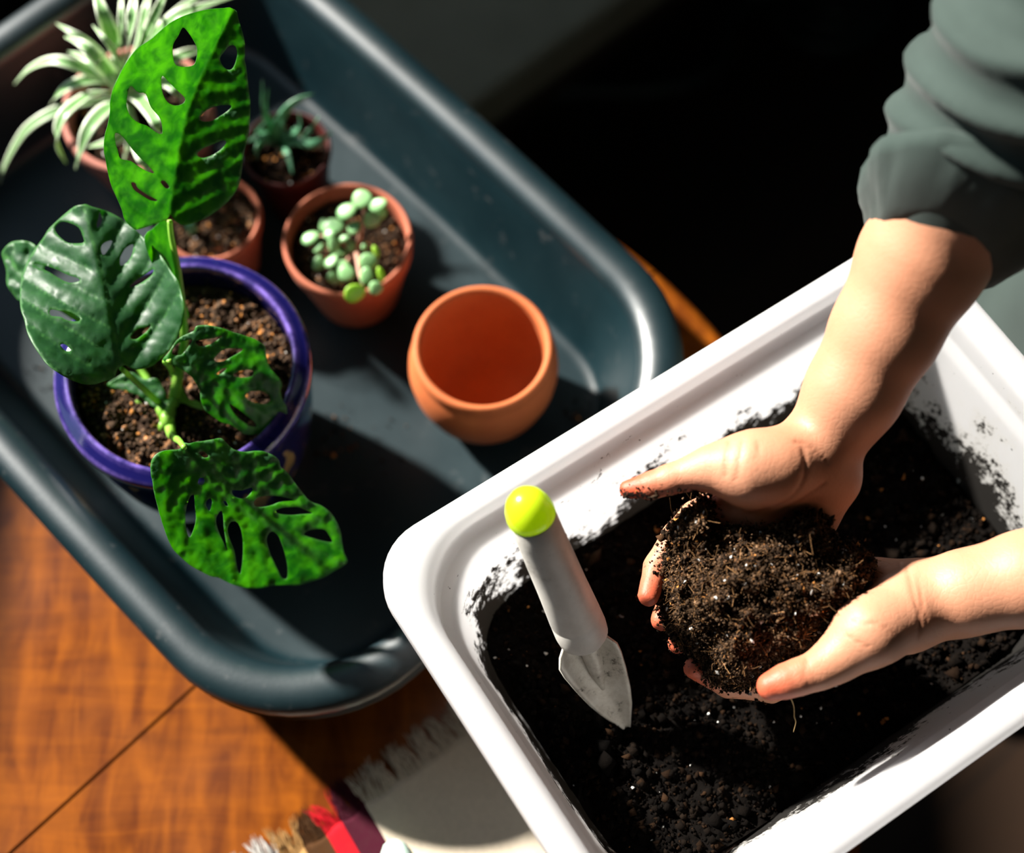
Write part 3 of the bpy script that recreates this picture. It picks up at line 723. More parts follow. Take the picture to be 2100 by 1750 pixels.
def spider(px, w, peak, tip):
    """pixels from the tip inwards; heights rise from the crown to a peak and fall to the tip"""
    pts = px[::-1]; n = len(pts); L = []
    for i, (x, y) in enumerate(pts):
        t = i/(n-1); b = FLOOR_Z + .095
        h = b*(1-t)**2 + 2*t*(1-t)*peak*1.35 + t*t*tip
        L.append(PZ(x, y, h))
    L = [crown] + L
    sc_ = .00033
    ribbon('leaf', kp, L, [.5*w*sc_, .75*w*sc_, w*sc_, w*sc_*1.05, w*sc_*.95, w*sc_*.75, w*sc_*.45, w*sc_*.06], SPIDER_M, normal=VIEW + np.array([RNG.uniform(-.3, .3), RNG.uniform(-.2, .2), .3]))
for px, w, pk, tp in (
  ([(30,172),(62,140),(105,124),(150,132),(200,155),(245,180)], 26, .15, .10), ([(115,48),(140,62),(170,80),(205,110),(248,165)], 18, .13, .14),
  ([(133,76),(165,88),(195,115),(220,145),(250,185)], 32, .15, .16), ([(140,106),(165,115),(195,135),(225,160),(250,190)], 22, .13, .12),
  ([(190,52),(210,75),(230,100),(245,130),(255,175)], 17, .16, .18), ([(190,-40),(205,10),(222,55),(238,105),(252,165)], 40, .17, .19),
  ([(250,-40),(249,30),(251,90),(256,165)], 22, .17, .20), ([(278,-40),(272,30),(265,90),(262,155)], 38, .18, .21),
  ([(315,-40),(300,15),(288,70),(272,140)], 26, .16, .17), ([(350,-40),(328,10),(302,70),(275,145)], 26, .17, .19),
  ([(485,-8),(420,12),(372,30),(335,58),(300,95),(275,150)], 36, .17, .15), ([(450,-25),(395,0),(350,38),(312,85),(280,150)], 24, .14, .12),
  ([(100,222),(118,195),(152,172),(205,163),(242,180)], 26, .13, .09), ([(136,335),(121,305),(117,275),(128,240),(155,213),(192,192),(232,192)], 27, .15, .07),
  ([(155,347),(165,310),(178,272),(202,238),(235,213),(255,203)], 34, .15, .10), ([(-2,378),(10,340),(30,300),(55,265),(95,237),(145,217),(200,207)], 22, .10, .03),
  ([(180,302),(215,293),(242,284),(262,262)], 22, .11, .10), ([(340,290),(325,262),(312,235),(290,207),(268,195)], 32, .17, .15),
  ([(378,222),(362,188),(338,168),(300,172)], 28, .16, .13), ([(405,170),(386,143),(360,136),(325,155),(290,180)], 16, .13, .10),
  ([(253,335),(262,300),(268,268),(268,230)], 20, .13, .09), ([(322,385),(302,345),(285,308),(272,255)], 26, .15, .08),
  ([(440,110),(400,105),(350,125),(300,165)], 26, .14, .10)):
    spider(px, w, pk, tp)

# ------------------------------------------------------------------ aloe
def aloe_leaf(px, zs, w):
    pts = [PZ(x, y, h) for (x, y), h in zip(px, zs)]
    path = spline(pts, 14); r = np.array([.5*w*.00034*q for q in np.interp(np.linspace(0, 1, 14), [0, .25, .6, .9, 1], [1, 1, .75, .3, .05])])
    v, f = tube(path, r, 10, True, .5, VIEW); mk('leaf', v, f, ALOE_M, al, attrs={'vein': np.zeros(len(v))})
az = FLOOR_Z+.058
for px, zs, w in (([(572,285),(555,270),(540,230),(538,165)], [az, az+.012, az+.035, az+.055], 14), ([(572,282),(560,262),(546,225),(550,180)], [az, az+.012, az+.03, az+.05], 11),
  ([(575,290),(568,262),(585,228),(612,204),(646,192)], [az, az+.02, az+.035, az+.042, az+.045], 25), ([(585,292),(612,290),(634,270),(654,238)], [az, az+.012, az+.022, az+.035], 20),
  ([(580,295),(605,288),(640,296),(660,286),(682,270)], [az, az+.016, az+.02, az+.02, az+.022], 24), ([(575,290),(590,276),(606,262)], [az, az+.02, az+.03], 17),
  ([(568,292),(545,288),(527,302),(527,328)], [az, az+.014, az+.020, az+.014], 17), ([(566,288),(540,272),(526,272),(550,243)], [az, az+.012, az+.02, az+.032], 13),
  ([(575,300),(590,318),(600,358)], [az, az+.008, az+.006], 17), ([(580,286),(604,274),(616,255),(612,230)], [az, az+.012, az+.022, az+.03], 13),
  ([(570,285),(540,278),(505,292)], [az, az+.016, az+.012], 18), ([(575,288),(580,262),(578,242)], [az, az+.024, az+.045], 18)):
    aloe_leaf(px, zs, w)

# ------------------------------------------------------------------ jade-like succulent
sz = FLOOR_Z + .064
stp = [PZ(725, 517, sz-.004), PZ(727, 512, sz+.012), PZ(735, 495, sz+.022), PZ(741, 470, sz+.032), PZ(744, 440, sz+.040), PZ(748, 420, sz+.044)]
STEMP_M = m_leaf('pink_stem', (0.42, 0.20, 0.14), (0.50, 0.27, 0.19), (.4, .2, .1), (.6, .3, .2), .1, .5)
stem('stem', sp, stp, [.0022, .0022, .0018, .0016, .0013, .001], STEMP_M)
stem('stem', sp, [PZ(728, 508, sz+.014), PZ(733, 530, sz+.024), PZ(737, 560, sz+.028), PZ(745, 585, sz+.030)], [.0020, .0018, .0014, .001], STEMP_M)
stem('stem', sp, [PZ(725, 515, sz+.008), PZ(705, 500, sz+.018), PZ(680, 485, sz+.022), PZ(650, 485, sz+.022)], [.0018, .0014, .0012, .0009], STEMP_M)
stem('stem', sp, [PZ(725, 517, sz+.005), PZ(712, 535, sz+.012), PZ(700, 550, sz+.014)], [.0016, .0013, .001], STEMP_M)
BRIGHT_M = m_leaf('young_jade_leaf', (0.30, 0.55, 0.05), (0.40, 0.62, 0.08), (.4, .6, .1), (.65, .95, .05), .35, .34)
def jade(px, py, h, rx, ry, ang, tilt, mat=None, face=0.0):
    c = PZ(px, py, sz+h); s = depth_of(c)/F_PX
    a = math.radians(ang); ex = RT*math.cos(a) - UP*math.sin(a); ey = RT*math.sin(a) + UP*math.cos(a)
    t = np.asarray(tilt, float); nn = VIEW + RT*t[0] + UP*t[1]; nn /= np.linalg.norm(nn)
    ex = ex - nn*(ex @ nn); ex /= np.linalg.norm(ex); ey = np.cross(nn, ex)
    V = []; n1, n2 = 8, 16
    for i in range(n1+1):
        th = PI*i/n1
        for j in range(n2):
            ph = 2*PI*j/n2; r = math.sin(th); k = 1 - .16*math.cos(ph)*1
            V.append(c + ex*rx*s*r*math.cos(ph) + ey*ry*s*r*math.sin(ph)*k + nn*.0016*math.cos(th)*(1+.2*r))
    F = [(i*n2+j, (i+1)*n2+j, (i+1)*n2+(j+1) % n2, i*n2+(j+1) % n2) for i in range(n1) for j in range(n2)]
    mk('leaf', V, F, mat or JADE_M, sp, attrs={'vein': np.zeros(len(V))})
for a in ((743,408,.046,22,20,0,(-.2,.1)), (776,420,.047,21,15,-10,(-.4,.2)), (711,433,.044,23,18,-20,(-.3,.3)), (763,450,.036,20,18,10,(.5,-.3)), (783,436,.030,12,14,0,(.6,-.3)),
  (683,465,.030,24,18,0,(-.2,.2)), (662,462,.026,8,14,10,(-.5,0)), (637,488,.025,20,15,-20,(-.3,.4)), (654,508,.022,8,14,40,(-.4,.3)), (685,500,.026,13,19,0,(.3,-.2)), (676,480,.029,14,12,0,(-.4,.3)),
  (726,467,.036,15,14,-30,(-.3,.3)), (707,489,.028,12,8,-10,(-.3,.4)), (681,535,.018,19,14,-40,(-.4,.5)), (654,540,.010,12,16,20,(.1,-.1)), (703,546,.017,15,14,0,(-.1,.1)), (711,561,.019,18,17,10,(0,0)),
  (756,537,.034,20,18,0,(.2,-.1)), (752,566,.036,14,19,10,(.1,-.1)), (771,591,.034,15,15,0,(.3,-.2)), (690,570,.008,20,13,10,(.3,-.2)), (720,505,.022,10,12,0,(.5,-.2)), (748,505,.028,7,9,20,(.4,0)), (700,520,.012,12,10,0,(.2,0))):
    jade(*a)
for a in ((728,601,.033,24,20,-10,(.5,-.4),BRIGHT_M), (781,563,.035,8,17,-15,(.7,-.1),BRIGHT_M), (771,516,.030,7,14,-20,(.6,0),BRIGHT_M)):
    jade(*a)
# sprout
q0 = PZ(398, 478, FLOOR_Z+.060)
stem('sprout', dp, [q0 - np.array([0, 0, .004]), q0 + np.array([0, 0, .015]), PZ(396, 462, FLOOR_Z+.078)], [.0035, .004, .0012], ALOE_M)

# ------------------------------------------------------------------ soil in the tub
def local_to_world(o, pts):
    c, s_ = math.cos(o.rotation_euler.z), math.sin(o.rotation_euler.z); p = np.asarray(pts, float).copy()
    x = p[:, 0]*c - p[:, 1]*s_ + o.location.x; y = p[:, 0]*s_ + p[:, 1]*c + o.location.y; p[:, 0] = x; p[:, 1] = y; return p
def soil_h(x, y):
    h = TSOIL + .006*fbm((x, y, 3), 14, 3) + .004*fbm((x, y, 9), 70, 3)
    h += .012*math.exp(-((x-U0-.045)/.06)**2)
    return h
SI = .0385
nx, ny = 130, 90; V = []; 
for i in range(nx+1):
    for j in range(ny+1):
        u = 2*i/nx-1; w_ = 2*j/ny-1; n_ = 6
        k = (abs(u)**n_ + abs(w_)**n_)**(1/n_); m_ = max(abs(u), abs(w_)); q_ = m_/k if k > 1e-9 else 1
        x = (U0+U1)/2 + (U1-U0-2*SI)/2*u*q_; y = (V0+V1)/2 + (V1-V0-2*SI)/2*w_*q_
        V.append((x, y, soil_h(x, y)))
F = np.array([(i*(ny+1)+j, (i+1)*(ny+1)+j, (i+1)*(ny+1)+j+1, i*(ny+1)+j+1) for i in range(nx) for j in range(ny)])
V = np.array(V); bc = np.repeat([[0.0025, 0.0018, 0.0014]], len(V), 0)  # far darker than the heap: shade inside the tub put into the soil colour
n = 15000
X = np.stack([RNG.uniform(U0+SI+.003, U1-SI-.003, n), RNG.uniform(V0+SI+.003, V1-SI-.003, n), np.zeros(n)], -1)
cu = np.abs((X[:, 0]-(U0+U1)/2)/((U1-U0-2*SI)/2))**6 + np.abs((X[:, 1]-(V0+V1)/2)/((V1-V0-2*SI)/2))**6
X = X[cu < .97]; n = len(X)
X[:, 2] = [soil_h(a_, b_) for a_, b_ in X[:, :2]]
cols, pm = soil_cols(n, .13, .010, .006); sz_ = .0013*RNG.lognormal(0, .5, n); sz_[pm] = .0013*RNG.uniform(.7, 1.4, pm.sum())
X[:, 2] += sz_*RNG.uniform(-.2, .7, n)
gv, gf, gc = grain_mesh(X, sz_, cols, RNG.uniform(.5, 1.2, (n, 3)))
tri = np.vstack([F[:, [0, 1, 2]], F[:, [0, 2, 3]]])
o = mk('potting_soil', local_to_world(tub, np.vstack([V, gv])), np.vstack([tri, gf+len(V)]), SOIL_M, None, smooth=False, cols=np.vstack([bc, gc]))
tag(o, 'dark crumbly potting soil with white specks filling the white tub', 'soil', kind='stuff')

# ------------------------------------------------------------------ trowel
HANDLE_M = Mat('grey_white_handle'); _v = HANDLE_M.coord()
HANDLE_M.base(HANDLE_M.ramp(HANDLE_M.noise(_v, 45, 5, .7), [(.35, (.60, .58, .54)), (.60, (.52, .50, .46)), (.78, (.25, .23, .20))])); HANDLE_M.set(Roughness=.45); HANDLE_M = HANDLE_M.m
BLADE_M = Mat('soiled_blade'); _v = BLADE_M.coord()
BLADE_M.base(BLADE_M.ramp(BLADE_M.noise(_v, 60, 6, .75), [(.40, (.62, .60, .53)), (.58, (.48, .45, .38)), (.66, (.05, .04, .03))])); BLADE_M.set(Roughness=.42, Metallic=.15); BLADE_M = BLADE_M.m
LIME_M = Mat('lime_yellow_plastic').set(Base_Color=(.62, .78, .02, 1), Roughness=.25); LIME_M.add_translucent((.75, .95, .04), .35); LIME_M = LIME_M.m
ht = PZ(1086, 1050, .268); hb = PZ(1194, 1298, .178); tip = PZ(1293, 1508, .116)
trw = empty('hand_trowel', hb, 'hand trowel with grey handle and lime green cap stuck in the tub of soil', 'trowel')
ax = (hb-ht); HL = np.linalg.norm(ax); ax /= HL
def axial(prof, name, mat, flat=1.0, n=32):
    path = [ht + ax*t for t, _ in prof]; v, f = tube(path, [r for _, r in prof], n, True, flat, VIEW); return mk(name, v, f, mat, trw)
axial([(-.0150, .0008), (-.0145, .0040), (-.0125, .0075), (-.0090, .0106), (-.004, .0127), (.001, .0135), (.004, .0134), (.0055, .0128)], 'end_cap', LIME_M)
axial([(.0050, .0126), (.0062, .0132), (.02, .0133), (HL*.6, .0142), (HL*.85, .0152), (HL*.86, .0149), (HL*.87, .0152), (HL-.004, .0154), (HL+.002, .0148), (HL+.006, .012), (HL+.007, .006)], 'handle', HANDLE_M)
# blade: dished tapering sheet from the shoulders to the point, with folded-up shoulders and a socket
bd = tip-hb; BL = np.linalg.norm(bd); bd /= BL
bx = np.cross(bd, VIEW); bx /= np.linalg.norm(bx); bn = np.cross(bx, bd)
if bn @ VIEW < 0: bn = -bn
if bx @ RT < 0: bx = -bx
SH = [( .00, .008, .004), (.07, .0150, .0085), (.15, .0182, .0095), (.25, .0180, .0078), (.42, .0160, .0058), (.60, .0130, .0044), (.75, .0094, .0028), (.88, .0048, .0014), (.96, .0020, .0005), (1.0, .0004, 0)]
V = []; m_ = 12
for t, w_, dish in SH:
    for j in range(m_+1):
        u = 2*j/m_-1; V.append(hb + bd*BL*t + bx*(w_*u - .0030*(1-t)) + bn*(dish*u*u - .003))
F = [(i*(m_+1)+j, i*(m_+1)+j+1, (i+1)*(m_+1)+j+1, (i+1)*(m_+1)+j) for i in range(len(SH)-1) for j in range(m_)]
o = mk('blade', V, F, BLADE_M, trw); md = o.modifiers.new('thickness', 'SOLIDIFY'); md.thickness = .0014; md.offset = 0
v, f = tube(spline([hb + ax*.000, hb + bd*.012 + bn*.001, hb + bd*.030 - bx*.002, hb + bd*.045 - bx*.003 - bn*.002], 12), [.0085, .0083, .0078, .0070, .0060, .0055, .005, .0044, .0038, .003, .002, .001], 16, True, .8, VIEW); mk('socket', v, f, BLADE_M, trw)

# ------------------------------------------------------------------ striped cloth with fringe
cz = .0016
pT = PZ(719, 1601, cz); e1 = PZ(932, 1449, cz)-PZ(502, 1746, cz); e1 /= np.linalg.norm(e1)
e2 = PZ(833, 1750, cz)-PZ(768, 1640, cz); e2 /= np.linalg.norm(e2)
tips = [PZ(*p, cz) for p in ((674, 1640), (641, 1664), (600, 1697), (548, 1720), (440, 1790))]
M2 = np.linalg.inv(np.array([e1[:2], e2[:2]]).T)
ub = [0.0] + [float((M2 @ (t-pT)[:2])[0]) for t in tips]
CC = {'cream': (.66, .57, .45), 'burgundy': (0.0468, 0.0029, 0.0130), 'red': (0.4464, 0.0043, 0.0130), 'brown': (0.0540, 0.0216, 0.0065), 'tan': (0.3456, 0.1944, 0.0720), 'white': (0.5616, 0.5472, 0.5184)}
bands = [(ub[5], ub[4], 'white'), (ub[4], ub[3], 'tan'), (ub[3], ub[2], 'brown'), (ub[2], ub[1], 'red'), (ub[1], 0.0, 'burgundy'), (0.0, .175, 'cream')]
CLOTH_M = Mat('woven_cotton'); a_ = CLOTH_M.attr('col'); _v = CLOTH_M.coord(rot=(0, 0, -math.atan2(e2[1], e2[0])))
w1 = CLOTH_M.node('ShaderNodeTexWave', bands_direction='X'); w1.inputs['Scale'].default_value = 380; CLOTH_M.l.new(_v, w1.inputs['Vector'])
w2 = CLOTH_M.node('ShaderNodeTexWave', bands_direction='Y'); w2.inputs['Scale'].default_value = 300; CLOTH_M.l.new(_v, w2.inputs['Vector'])
hh = CLOTH_M.math('ADD', w1.outputs['Fac'], w2.outputs['Fac'])
CLOTH_M.base(CLOTH_M.mix(CLOTH_M.math('MULTIPLY', CLOTH_M.noise(_v, 260, 3), .25), a_.outputs['Color'], (.05, .04, .03))); CLOTH_M.set(Roughness=.95, Specular_IOR_Level=.08); CLOTH_M.bump(hh, .35, .0006); CLOTH_M = CLOTH_M.m
us = []; cu_ = []
for a, b, c_ in bands:
    k = max(2, int((b-a)/.004))
    for q in np.linspace(a+1e-5, b-1e-5, k+1): us.append(q); cu_.append(CC[c_])
FB = .019; vs = np.concatenate([np.linspace(FB, .19, 36)])
V = []; C = []
for u, c_ in zip(us, cu_):
    for w_ in vs:
        p = pT + e1*u + e2*w_; z_ = cz - .0006 + .0006*math.sin(u*260+1)*math.exp(-(w_-FB)/.02) + .0012*max(0, fbm((p[0], p[1], 2), 16, 2))
        V.append((p[0], p[1], max(.0004, z_))); C.append(c_)
nv = len(vs); F = [(i*nv+j, (i+1)*nv+j, (i+1)*nv+j+1, i*nv+j+1) for i in range(len(us)-1) for j in range(nv-1)]
cloth = empty('fringed_cloth', pT, 'cream cotton cloth with burgundy, red and brown stripes and a fringe, by the white tub', 'cloth')
o = mk('woven_cloth', V, F, CLOTH_M, cloth, cols=np.array(C)); md = o.modifiers.new('thickness', 'SOLIDIFY'); md.thickness = .0010; md.offset = 1
V = []; F = []; C = []
for a, b, c_ in bands:
    for q in np.arange(a, b, .00042):
        tuft = math.floor(q/.006 + .7*math.sin(q*90)); r_ = random.Random(tuft*7+3)
        lean = r_.uniform(-.35, .35) + RNG.uniform(-.12, .12); bend = r_.uniform(-.5, .5); L = FB + .003 + RNG.uniform(-.003, .003) + r_.uniform(-.004, .003)
        pts = []
        for t in np.linspace(0, 1, 7):
            uu = q + L*(lean*t + bend*t*t*.6)*.8 + .0006*math.sin(t*9+q*800); ww = FB + .001 - L*t
            p = pT + e1*uu + e2*ww; pts.append((p[0], p[1], .0010 + .0022*math.sin(t*2.6)*RNG.uniform(.6, 1.2)))
        v, f = tube(pts, [.00042, .00042, .0004, .0004, .00036, .0003, .00015], 3, False); o_ = len(V); V += v; F += [[i+o_ for i in w] for w in f]
        C += [np.array(CC[c_])*RNG.uniform(.7, 1.15)]*len(v)
o = mk('fringe', V, F, CLOTH_M, cloth, cols=np.array(C)); o['kind'] = 'stuff'

# mint-handled tool whose end just shows at the bottom edge
MINT_M = m_simple('mint_plastic', (.50, .66, .58), .4)
mt = empty('mint_hand_tool', PZ(815, 1760, .016), 'pale mint green rounded tool handle lying on the cream cloth', 'tool')
p0 = PZ(811, 1752, .016); p1 = PZ(905, 1990, .016); dd_ = (p1-p0)/np.linalg.norm(p1-p0)
v, f = tube([p0+dd_*t for t in (-.0095, -.008, -.004, .002, .01, .05, .085, .09)], [.0008, .005, .0085, .0105, .011, .0115, .010, .007], 20); mk('handle', v, f, MINT_M, mt)
v, f = tube([p0+dd_*t for t in (.088, .10, .125)], [.004, .004, .0035], 12); mk('shaft', v, f, BLADE_M, mt)
for k in (-1, 0, 1):
    sx = np.cross(dd_, (0, 0, 1)); v, f = tube(spline([p0+dd_*.122, p0+dd_*.135+sx*k*.012, p0+dd_*.19+sx*k*.014-np.array([0, 0, .010])], 12), [.0026]*11+[.0008], 8); mk('prong', v, f, BLADE_M, mt)

# ------------------------------------------------------------------ bench and hose in the dark background
bz = -.32
BEN_M = m_fabric('dark_olive_fabric', (0.23, 0.205, 0.145), (0.28, 0.25, 0.18), 300)
bc0 = PZ(900, 264, bz); be = PZ(1270, 0, bz)-PZ(955, 225, bz); be /= np.linalg.norm(be); bp = np.array([-be[1], be[0], 0])
ba = math.atan2(be[1], be[0])
ben = empty('upholstered_bench', (bc0[0], bc0[1], FZ), 'low bench with a flat dark olive fabric seat, in the dark behind the tray', 'bench', rz=ba)
o = local_mk('seat_cushion', *box(0, .95, 0, .42, bz-FZ-.07, bz-FZ), BEN_M, ben, smooth=False); bevel(o, .012)
DARKWOOD_M = m_simple('dark_stained_wood', (.03, .016, .008), .5)
o = local_mk('seat_frame', *box(.01, .94, .01, .41, bz-FZ-.12, bz-FZ-.071), DARKWOOD_M, ben, smooth=False); bevel(o, .004)
for x_ in (.04, .87):
    for y_ in (.04, .34): o = local_mk('leg', *box(x_, x_+.045, y_, y_+.045, 0, bz-FZ-.121), DARKWOOD_M, ben, smooth=False); bevel(o, .004)
HOSE_M = m_simple('dark_green_hose', (.030, .045, .040), .4)
hp = [PZ(1110, 195, FZ+.014), PZ(1200, 185, FZ+.014), PZ(1320, 185, FZ+.014), PZ(1430, 165, FZ+.014), PZ(1485, 110, FZ+.014), PZ(1500, 40, FZ+.014), PZ(1560, -10, FZ+.014)]
cc_ = PZ(1700, 20, FZ)
for k in range(40):
    a = PI*.9 + k*.5; r = .085 - .0012*k; hp.append(cc_ + np.array([r*math.cos(a), r*math.sin(a), .014 + .0035*k*.5]))
v, f = tube(spline(hp, 300), .012, 10); o = mk('garden_hose', v, f, HOSE_M); tag(o, 'dark garden hose coiled on the unlit floor beyond the table', 'hose')

# crumbs spilt in the tray, and the drain plug in its corner
n = 260; pts = []
for (px, py, sd_, k) in ((70, 790, 30, 60), (55, 815, 14, 50), (5, 735, 8, 30), (300, 1010, 40, 20), (330, 1240, 60, 20), (1180, 850, 30, 40), (1230, 700, 40, 20), (700, 905, 45, 60)):
    for _ in range(k):
        p = PZ(px+RNG.normal()*sd_, py+RNG.normal()*sd_*.8, FLOOR_Z+.0002); pts.append(p)
pts = np.array(pts); ca, sa = math.cos(ta), math.sin(ta); la = pts[:, 0]*ca + pts[:, 1]*sa; lb = -pts[:, 0]*sa + pts[:, 1]*ca
pts = pts[(la > A0+.07) & (la < A1-.07) & (lb > B0+.058) & (lb < B1-.058) & (np.hypot(pts[:, 0]-bp_c[0], pts[:, 1]-bp_c[1]) > .062) & (np.hypot(pts[:, 0]-c_pot[0], pts[:, 1]-c_pot[1]) > .045)]; pts[:, 2] += .0006
cols, _ = soil_cols(len(pts), 1.0, .03, .0)
gv, gf, gc = grain_mesh(pts, .0009*RNG.lognormal(0, .5, len(pts)), cols)
o = mk('soil_crumbs', gv, gf, SOIL_M, None, smooth=False, cols=gc); tag(o, 'crumbs of soil spilt on the floor of the dark tray', 'soil', kind='stuff')
pd = PZ(523, 1372, FLOOR_Z)
v, f = lathe([(0, .0001), (.0085, .0001), (.0085, .0022), (.007, .003), (0, .003)], 24, (pd[0], pd[1], FLOOR_Z)); mk('drain_plug', v, f, m_simple('black_rubber', (.004, .004, .004), .6), tray)

# ------------------------------------------------------------------ bodies from blended round cones (signed distance, meshed by surface nets)
def cone_d(X, a, b, ra, rb):
    ab = b-a; t = np.clip(((X-a) @ ab)/(ab @ ab+1e-12), 0, 1)
    return np.linalg.norm(X-a-t[:, None]*ab, axis=1) - (ra+(rb-ra)*t)
def smin(a, b, k):
    h = np.clip(.5+.5*(b-a)/k, 0, 1); return b+(a-b)*h - k*h*(1-h)
def chain(pts):
    return [(pts[i][0], pts[i+1][0], pts[i][1], pts[i+1][1]) for i in range(len(pts)-1)]
def group_d(X, prims, k):
    d = None
    for a, b, ra, rb in prims:
        q = cone_d(X, a, b, ra, rb); d = q if d is None else smin(d, q, k)
    return d
def limb_d(X, L):
    """L: dict(base=[prims], kb, fingers=[[prims]...], kf, kj)"""
    base = group_d(X, L['base'], L['kb']); tot = base
    for fgr in L.get('fingers', []):
        tot = np.minimum(tot, smin(base, group_d(X, fgr, L.get('kf', .003)), L.get('kj', .006)))
    return tot
def all_prims(L): return L['base'] + [p for f in L.get('fingers', []) for p in f]
def surface_nets(limbs, h, nb=14, kmix=0.0):
    prims = [(p, li) for li, L in enumerate(limbs) for p in all_prims(L)]
    lo = np.min([np.minimum(p[0], p[1])-max(p[2], p[3]) for p, _ in prims], axis=0)-4*h
    hi = np.max([np.maximum(p[0], p[1])+max(p[2], p[3]) for p, _ in prims], axis=0)+4*h
    B = nb*h; nbk = np.ceil((hi-lo)/B).astype(int)
    bi = np.stack(np.meshgrid(*[np.arange(k) for k in nbk], indexing='ij'), -1).reshape(-1, 3)
    C = lo + (bi+.5)*B
    def field(X, sel=None):
        d = None
        for li, L in enumerate(limbs):
            if sel is not None and li not in sel: continue
            q = limb_d(X, L); d = q if d is None else (smin(d, q, kmix) if kmix else np.minimum(d, q))
        return d
    near = np.abs(field(C)) < B*.87+.03
    loc = np.stack(np.meshgrid(*[np.arange(nb+2)]*3, indexing='ij'), -1).reshape(-1, 3)
    VV = []; VK = []; FF = []
    for b in bi[near]:
        g0 = b*nb; X = lo + (g0+loc)*h; c0 = lo+(b+.5)*B
        sel = [li for li, L in enumerate(limbs) if limb_d(c0[None], L)[0] < B*1.0+.02]
        if not sel: continue
        d = field(X, sel).reshape(nb+2, nb+2, nb+2)
        if d.min() > 0 or d.max() < 0: continue
        ins = d < 0
        c8 = [(i, j, k) for i in (0, 1) for j in (0, 1) for k in (0, 1)]; m = nb+1
        S = sum(ins[i:i+m, j:j+m, k:k+m].astype(int) for i, j, k in c8)
        act = (S > 0) & (S < 8)
        acc = np.zeros((m, m, m, 3)); cnt = np.zeros((m, m, m))
        for ax_ in range(3):
            for u in (0, 1):
                for w in (0, 1):
                    o0 = [0, 0, 0]; oth = [q for q in range(3) if q != ax_]; o0[oth[0]] = u; o0[oth[1]] = w; o1 = list(o0); o1[ax_] = 1
                    d0 = d[o0[0]:o0[0]+m, o0[1]:o0[1]+m, o0[2]:o0[2]+m]; d1_ = d[o1[0]:o1[0]+m, o1[1]:o1[1]+m, o1[2]:o1[2]+m]
                    x_ = (d0 < 0) != (d1_ < 0); t = np.where(x_, d0/(d0-d1_+1e-15), 0)
                    for q in range(3): acc[..., q] += np.where(x_, (t if q == ax_ else o0[q]), 0)
                    cnt += x_
        idx = np.argwhere(act); pos = acc[act]/cnt[act][:, None]
        VV.append(lo + (g0+idx+pos)*h); gk = g0+idx; VK.append(gk[:, 0]*4000000+gk[:, 1]*2000+gk[:, 2])
        def key(q): q = q+g0; return q[:, 0]*4000000+q[:, 1]*2000+q[:, 2]
        for ax_ in range(3):
            oth = [q for q in range(3) if q != ax_]
            sl = [slice(1, nb+1)]*3; sl[ax_] = slice(0, nb); s2 = list(sl); s2[ax_] = slice(1, nb+1)
            i0 = ins[tuple(sl)]; i1 = ins[tuple(s2)]; e = np.argwhere(i0 != i1)
            if not len(e): continue
            flip = i0[tuple(e.T)]; e = e + np.array([0 if q == ax_ else 1 for q in range(3)])
            a_ = np.zeros(3, int); a_[oth[0]] = 1; b_ = np.zeros(3, int); b_[oth[1]] = 1
            Q = np.stack([key(e-a_-b_), key(e-b_), key(e), key(e-a_)], -1)
            if ax_ == 1: flip = ~flip
            Q[~flip] = Q[~flip][:, ::-1]; FF.append(Q)
    K = np.concatenate(VK); V = np.concatenate(VV); Fk = np.concatenate(FF)
    uk, first = np.unique(K, return_index=True); V = V[first]; F = np.searchsorted(uk, Fk)
    ok = (uk[np.clip(F, 0, len(uk)-1)] == Fk).all(1); return V, F[ok], field
def vnormals(V, F):
    n = np.cross(V[F[:, 2]]-V[F[:, 0]], V[F[:, 3]]-V[F[:, 1]]); N = np.zeros_like(V)
    for k in range(4): np.add.at(N, F[:, k], n)
    return N/(np.linalg.norm(N, axis=1, keepdims=True)+1e-12)
def relax(V, F, it=2, w=.5):
    for _ in range(it):
        A = np.zeros_like(V); c = np.zeros(len(V))
        for k in range(4):
            np.add.at(A, F[:, k], V[F[:, (k+1) % 4]]); np.add.at(c, F[:, k], 1)
            np.add.at(A, F[:, k], V[F[:, (k-1) % 4]]); np.add.at(c, F[:, k], 1)
        V = V*(1-w)+w*A/np.maximum(c, 1)[:, None]
    return V

DH = -.032
def H(px, py, d, r): return (P(px, py, d+DH), r*(d+DH)/d)
